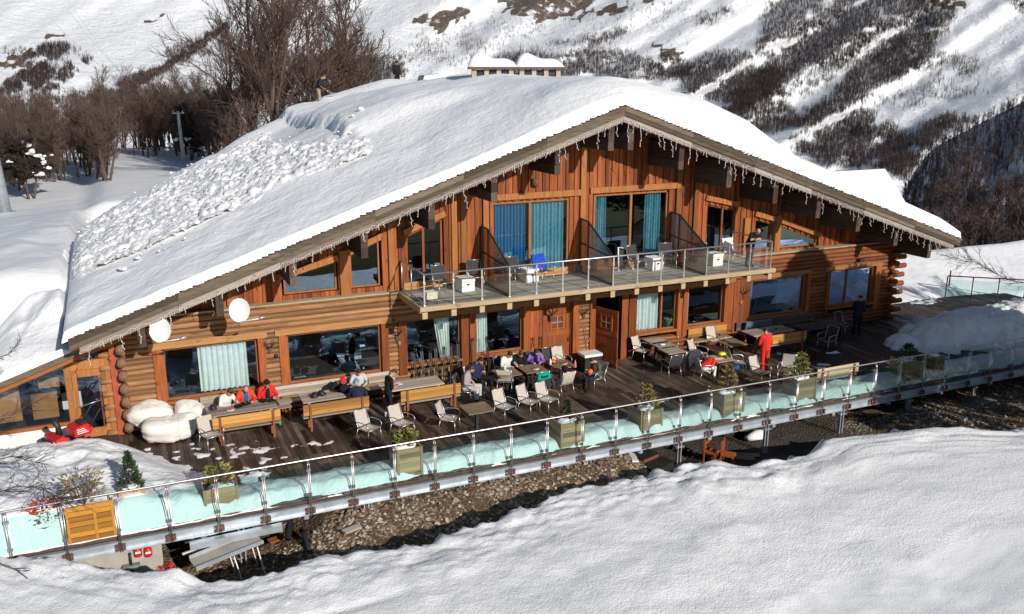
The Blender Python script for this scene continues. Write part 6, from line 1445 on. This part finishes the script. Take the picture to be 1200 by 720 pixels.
person((xat(312, 455, -.6), -.48, 0), .1, 'person in a red jacket and black cap with hand at the mouth', sitJ(.12, 'mouth', head=.2), {'top': 'red', 'legs': 'dark', 'feet': 'boot', 'front': 'black'}, 'hair_d', 'short', 'cap_black', 1.02, 1.12)
person((xat(390, 445, -.7), -.62, 0), .5, 'person in a red beanie and black jacket bending over the helmets', sitJ(.55, 'table', head=.5, side=.2), {'top': 'black', 'legs': 'dark', 'feet': 'boot'}, 'hair_d', 'short', 'red', 1., 1.1)
person((xat(421, 446, -.6), -.5, 0), -.15, 'person in a white sweater seated on the long wall bench', sitJ(.1, 'table', head=.4), {'top': 'palegrey', 'legs': 'dark', 'feet': 'boot'}, 'hair_d', 'short', None, 1., 1.08)
person((xat(419, 455, -1.95), -1.93, 0), PI-.15, 'person in a cyan beanie and dark jacket seated with back turned on the orange bench', sitJ(.3, 'table', head=.3), {'top': 'dnavy', 'legs': 'dark', 'feet': 'lightboot'}, 'hair_d', None, 'cyan', 1., 1.15)
def tray(t, H, J):
    w_ = V(J['wr'][0]).lerp(V(J['wr'][1]), .5)+V((0, -.12, .03)); m = MB(); m.box(w_.x-.13, w_.x+.13, w_.y-.09, w_.y+.09, w_.z, w_.z+.012); m.build('order_pad', ['white'], t)
person(G(456, 490, 0), 1.75, 'waitress in black standing beside the empty table with an order pad', standJ(.12, 'hold', head=.7), {'top': 'black', 'legs': 'black', 'feet': 'lightboot', 'fore': 'skin'}, 'hair_b', 'pony', None, .97, .9, tray)
person((xat(544, 447, -1.75), -1.85, 0), .95, 'woman in a pale grey jacket and white trousers seated at the end of the bench', sitJ(.15, 'lap', head=.3), {'top': 'grey', 'legs': 'palegrey', 'feet': 'boot'}, 'hair_b', 'short', None, 1., 1.08)
person((xat(557, 436, -1.2), -1.2, 0), .55, 'man in a navy jacket seated looking at his phone', sitJ(.08, 'phone', head=.5, splay=.16), {'top': 'navy', 'legs': 'black', 'feet': 'boot'}, 'hair_d', 'short', None, 1.06, 1.14)
chair(CH1, 0, 0, 32, 'armchair the man in the navy jacket sits in', p=V((xat(557, 436, -1.2)+.02, -1.2, 0)))
chair(CH2, 0, 0, 54, 'dark armchair under the woman in the pale grey jacket', p=V((xat(544, 447, -1.75), -1.85, 0)))
for px, py, rz, l, cl, hs, nm in ((592, 419, .25, 'person in a white jacket with dark hair at the left end of the joined tables', {'top': 'white', 'legs': 'dark', 'feet': 'boot'}, 'bun', 'hair_d'), (607, 416, -.1, 'person in a black jacket with tied hair between the white and purple jackets', {'top': 'black', 'legs': 'dark', 'feet': 'boot'}, 'bun', 'hair_b'), (627, 420, -.3, 'person in a purple jacket with long dark hair leaning over the joined tables', {'top': 'purple', 'legs': 'dark', 'feet': 'boot', 'front': 'black'}, 'long', 'hair_d')):
    x = xat(px, py, -.75); person((x, -.72, 0), rz, l, sitJ(.3 if px > 600 else .2, 'phone' if px == 607 else 'table', head=.5), cl, nm, hs, None, 1., 1.05)
    chair(CH2, 0, 0, math.degrees(rz), 'black armchair under the '+{592: 'person in the white jacket at the joined tables', 607: 'person in black with tied hair', 627: 'person in the purple jacket'}[px], p=V((x, -.7, 0)))
def lapbag(t, H, J):
    m = MB(); m.ell((0, -.28, .72), (.12, .12, .13), 10, 7, None, .1); m.build('held_helmet', ['orange'], t)
person((3.98, -2.55, 0), -1.45, 'boy in a camouflage jacket seated with an orange helmet on his lap', sitJ(.0, 'lap', head=.6, knee=.42), {'top': 'camo', 'legs': 'dnavy', 'feet': 'boot'}, 'hair_d', 'short', None, .92, 1.02, lapbag)
person((8.0, -3.38, 0), 1.45, 'child in a red jacket and white trousers bending forward on a chair', sitJ(1.0, 'lap', head=1.2, knee=.4), {'top': 'brightred', 'legs': 'white', 'feet': 'boot'}, 'hair_d', 'short', None, .92, 1.12)
person(G(895, 436, 0), PI-.2, 'person in an all red ski suit standing with back turned', standJ(.05, 'hold', head=.2, stride=.1), {'top': 'brightred', 'legs': 'brightred', 'feet': 'red', 'hips': 'brightred'}, 'hair_d', 'short', None, .99, 1.05)
person(G(1003, 393, 0), 1.9, 'person in dark clothes standing in the shade by the right window', standJ(.05, 'hold', head=.2), {'top': 'dnavy', 'legs': 'black', 'feet': 'boot'}, 'hair_d', 'short', None, 1.02, 1.1)
person((11.22, -1.62, 3.62), -.1, 'bald man in black leaning on the balcony rail', standJ(.62, 'rail', head=.3), {'top': 'black', 'legs': 'black', 'feet': 'boot', 'fore': 'skin'}, 'hair_d', None, None, 1., 1.05)
p = PY(374, 117, 22)
def shovel(t, H, J):
    a = V(J['wr'][0]); b = V(J['wr'][1]); d = (b-a).normalized(); m = MB(); m.tube([a-d*.25, b+d*.6], .018, 6); m.build('shovel_handle', ['beam_pale'], t); m = MB(); e = b+d*.75; m.bar(b+d*.6, e+d*.1, .3, .03); m.build('shovel_blade', ['zinc'], t)
person((p.x, p.y, p.z-.35), 1.2, 'man in a dark jacket shovelling snow on the far edge of the roof', standJ(.3, 'shovel', head=.4), {'top': 'dnavy', 'legs': 'khaki', 'feet': 'boot'}, 'hair_b', 'short', None, 1.02, 1.1, shovel)
p = PY(465, 92, 27); person((p.x, p.y, p.z-.65), .2, 'person in black showing above the far roof ridge', standJ(0, 'down'), {'top': 'black', 'legs': 'black', 'feet': 'boot'}, 'hair_d', 'short', 'cap_black', 1., 1.1)
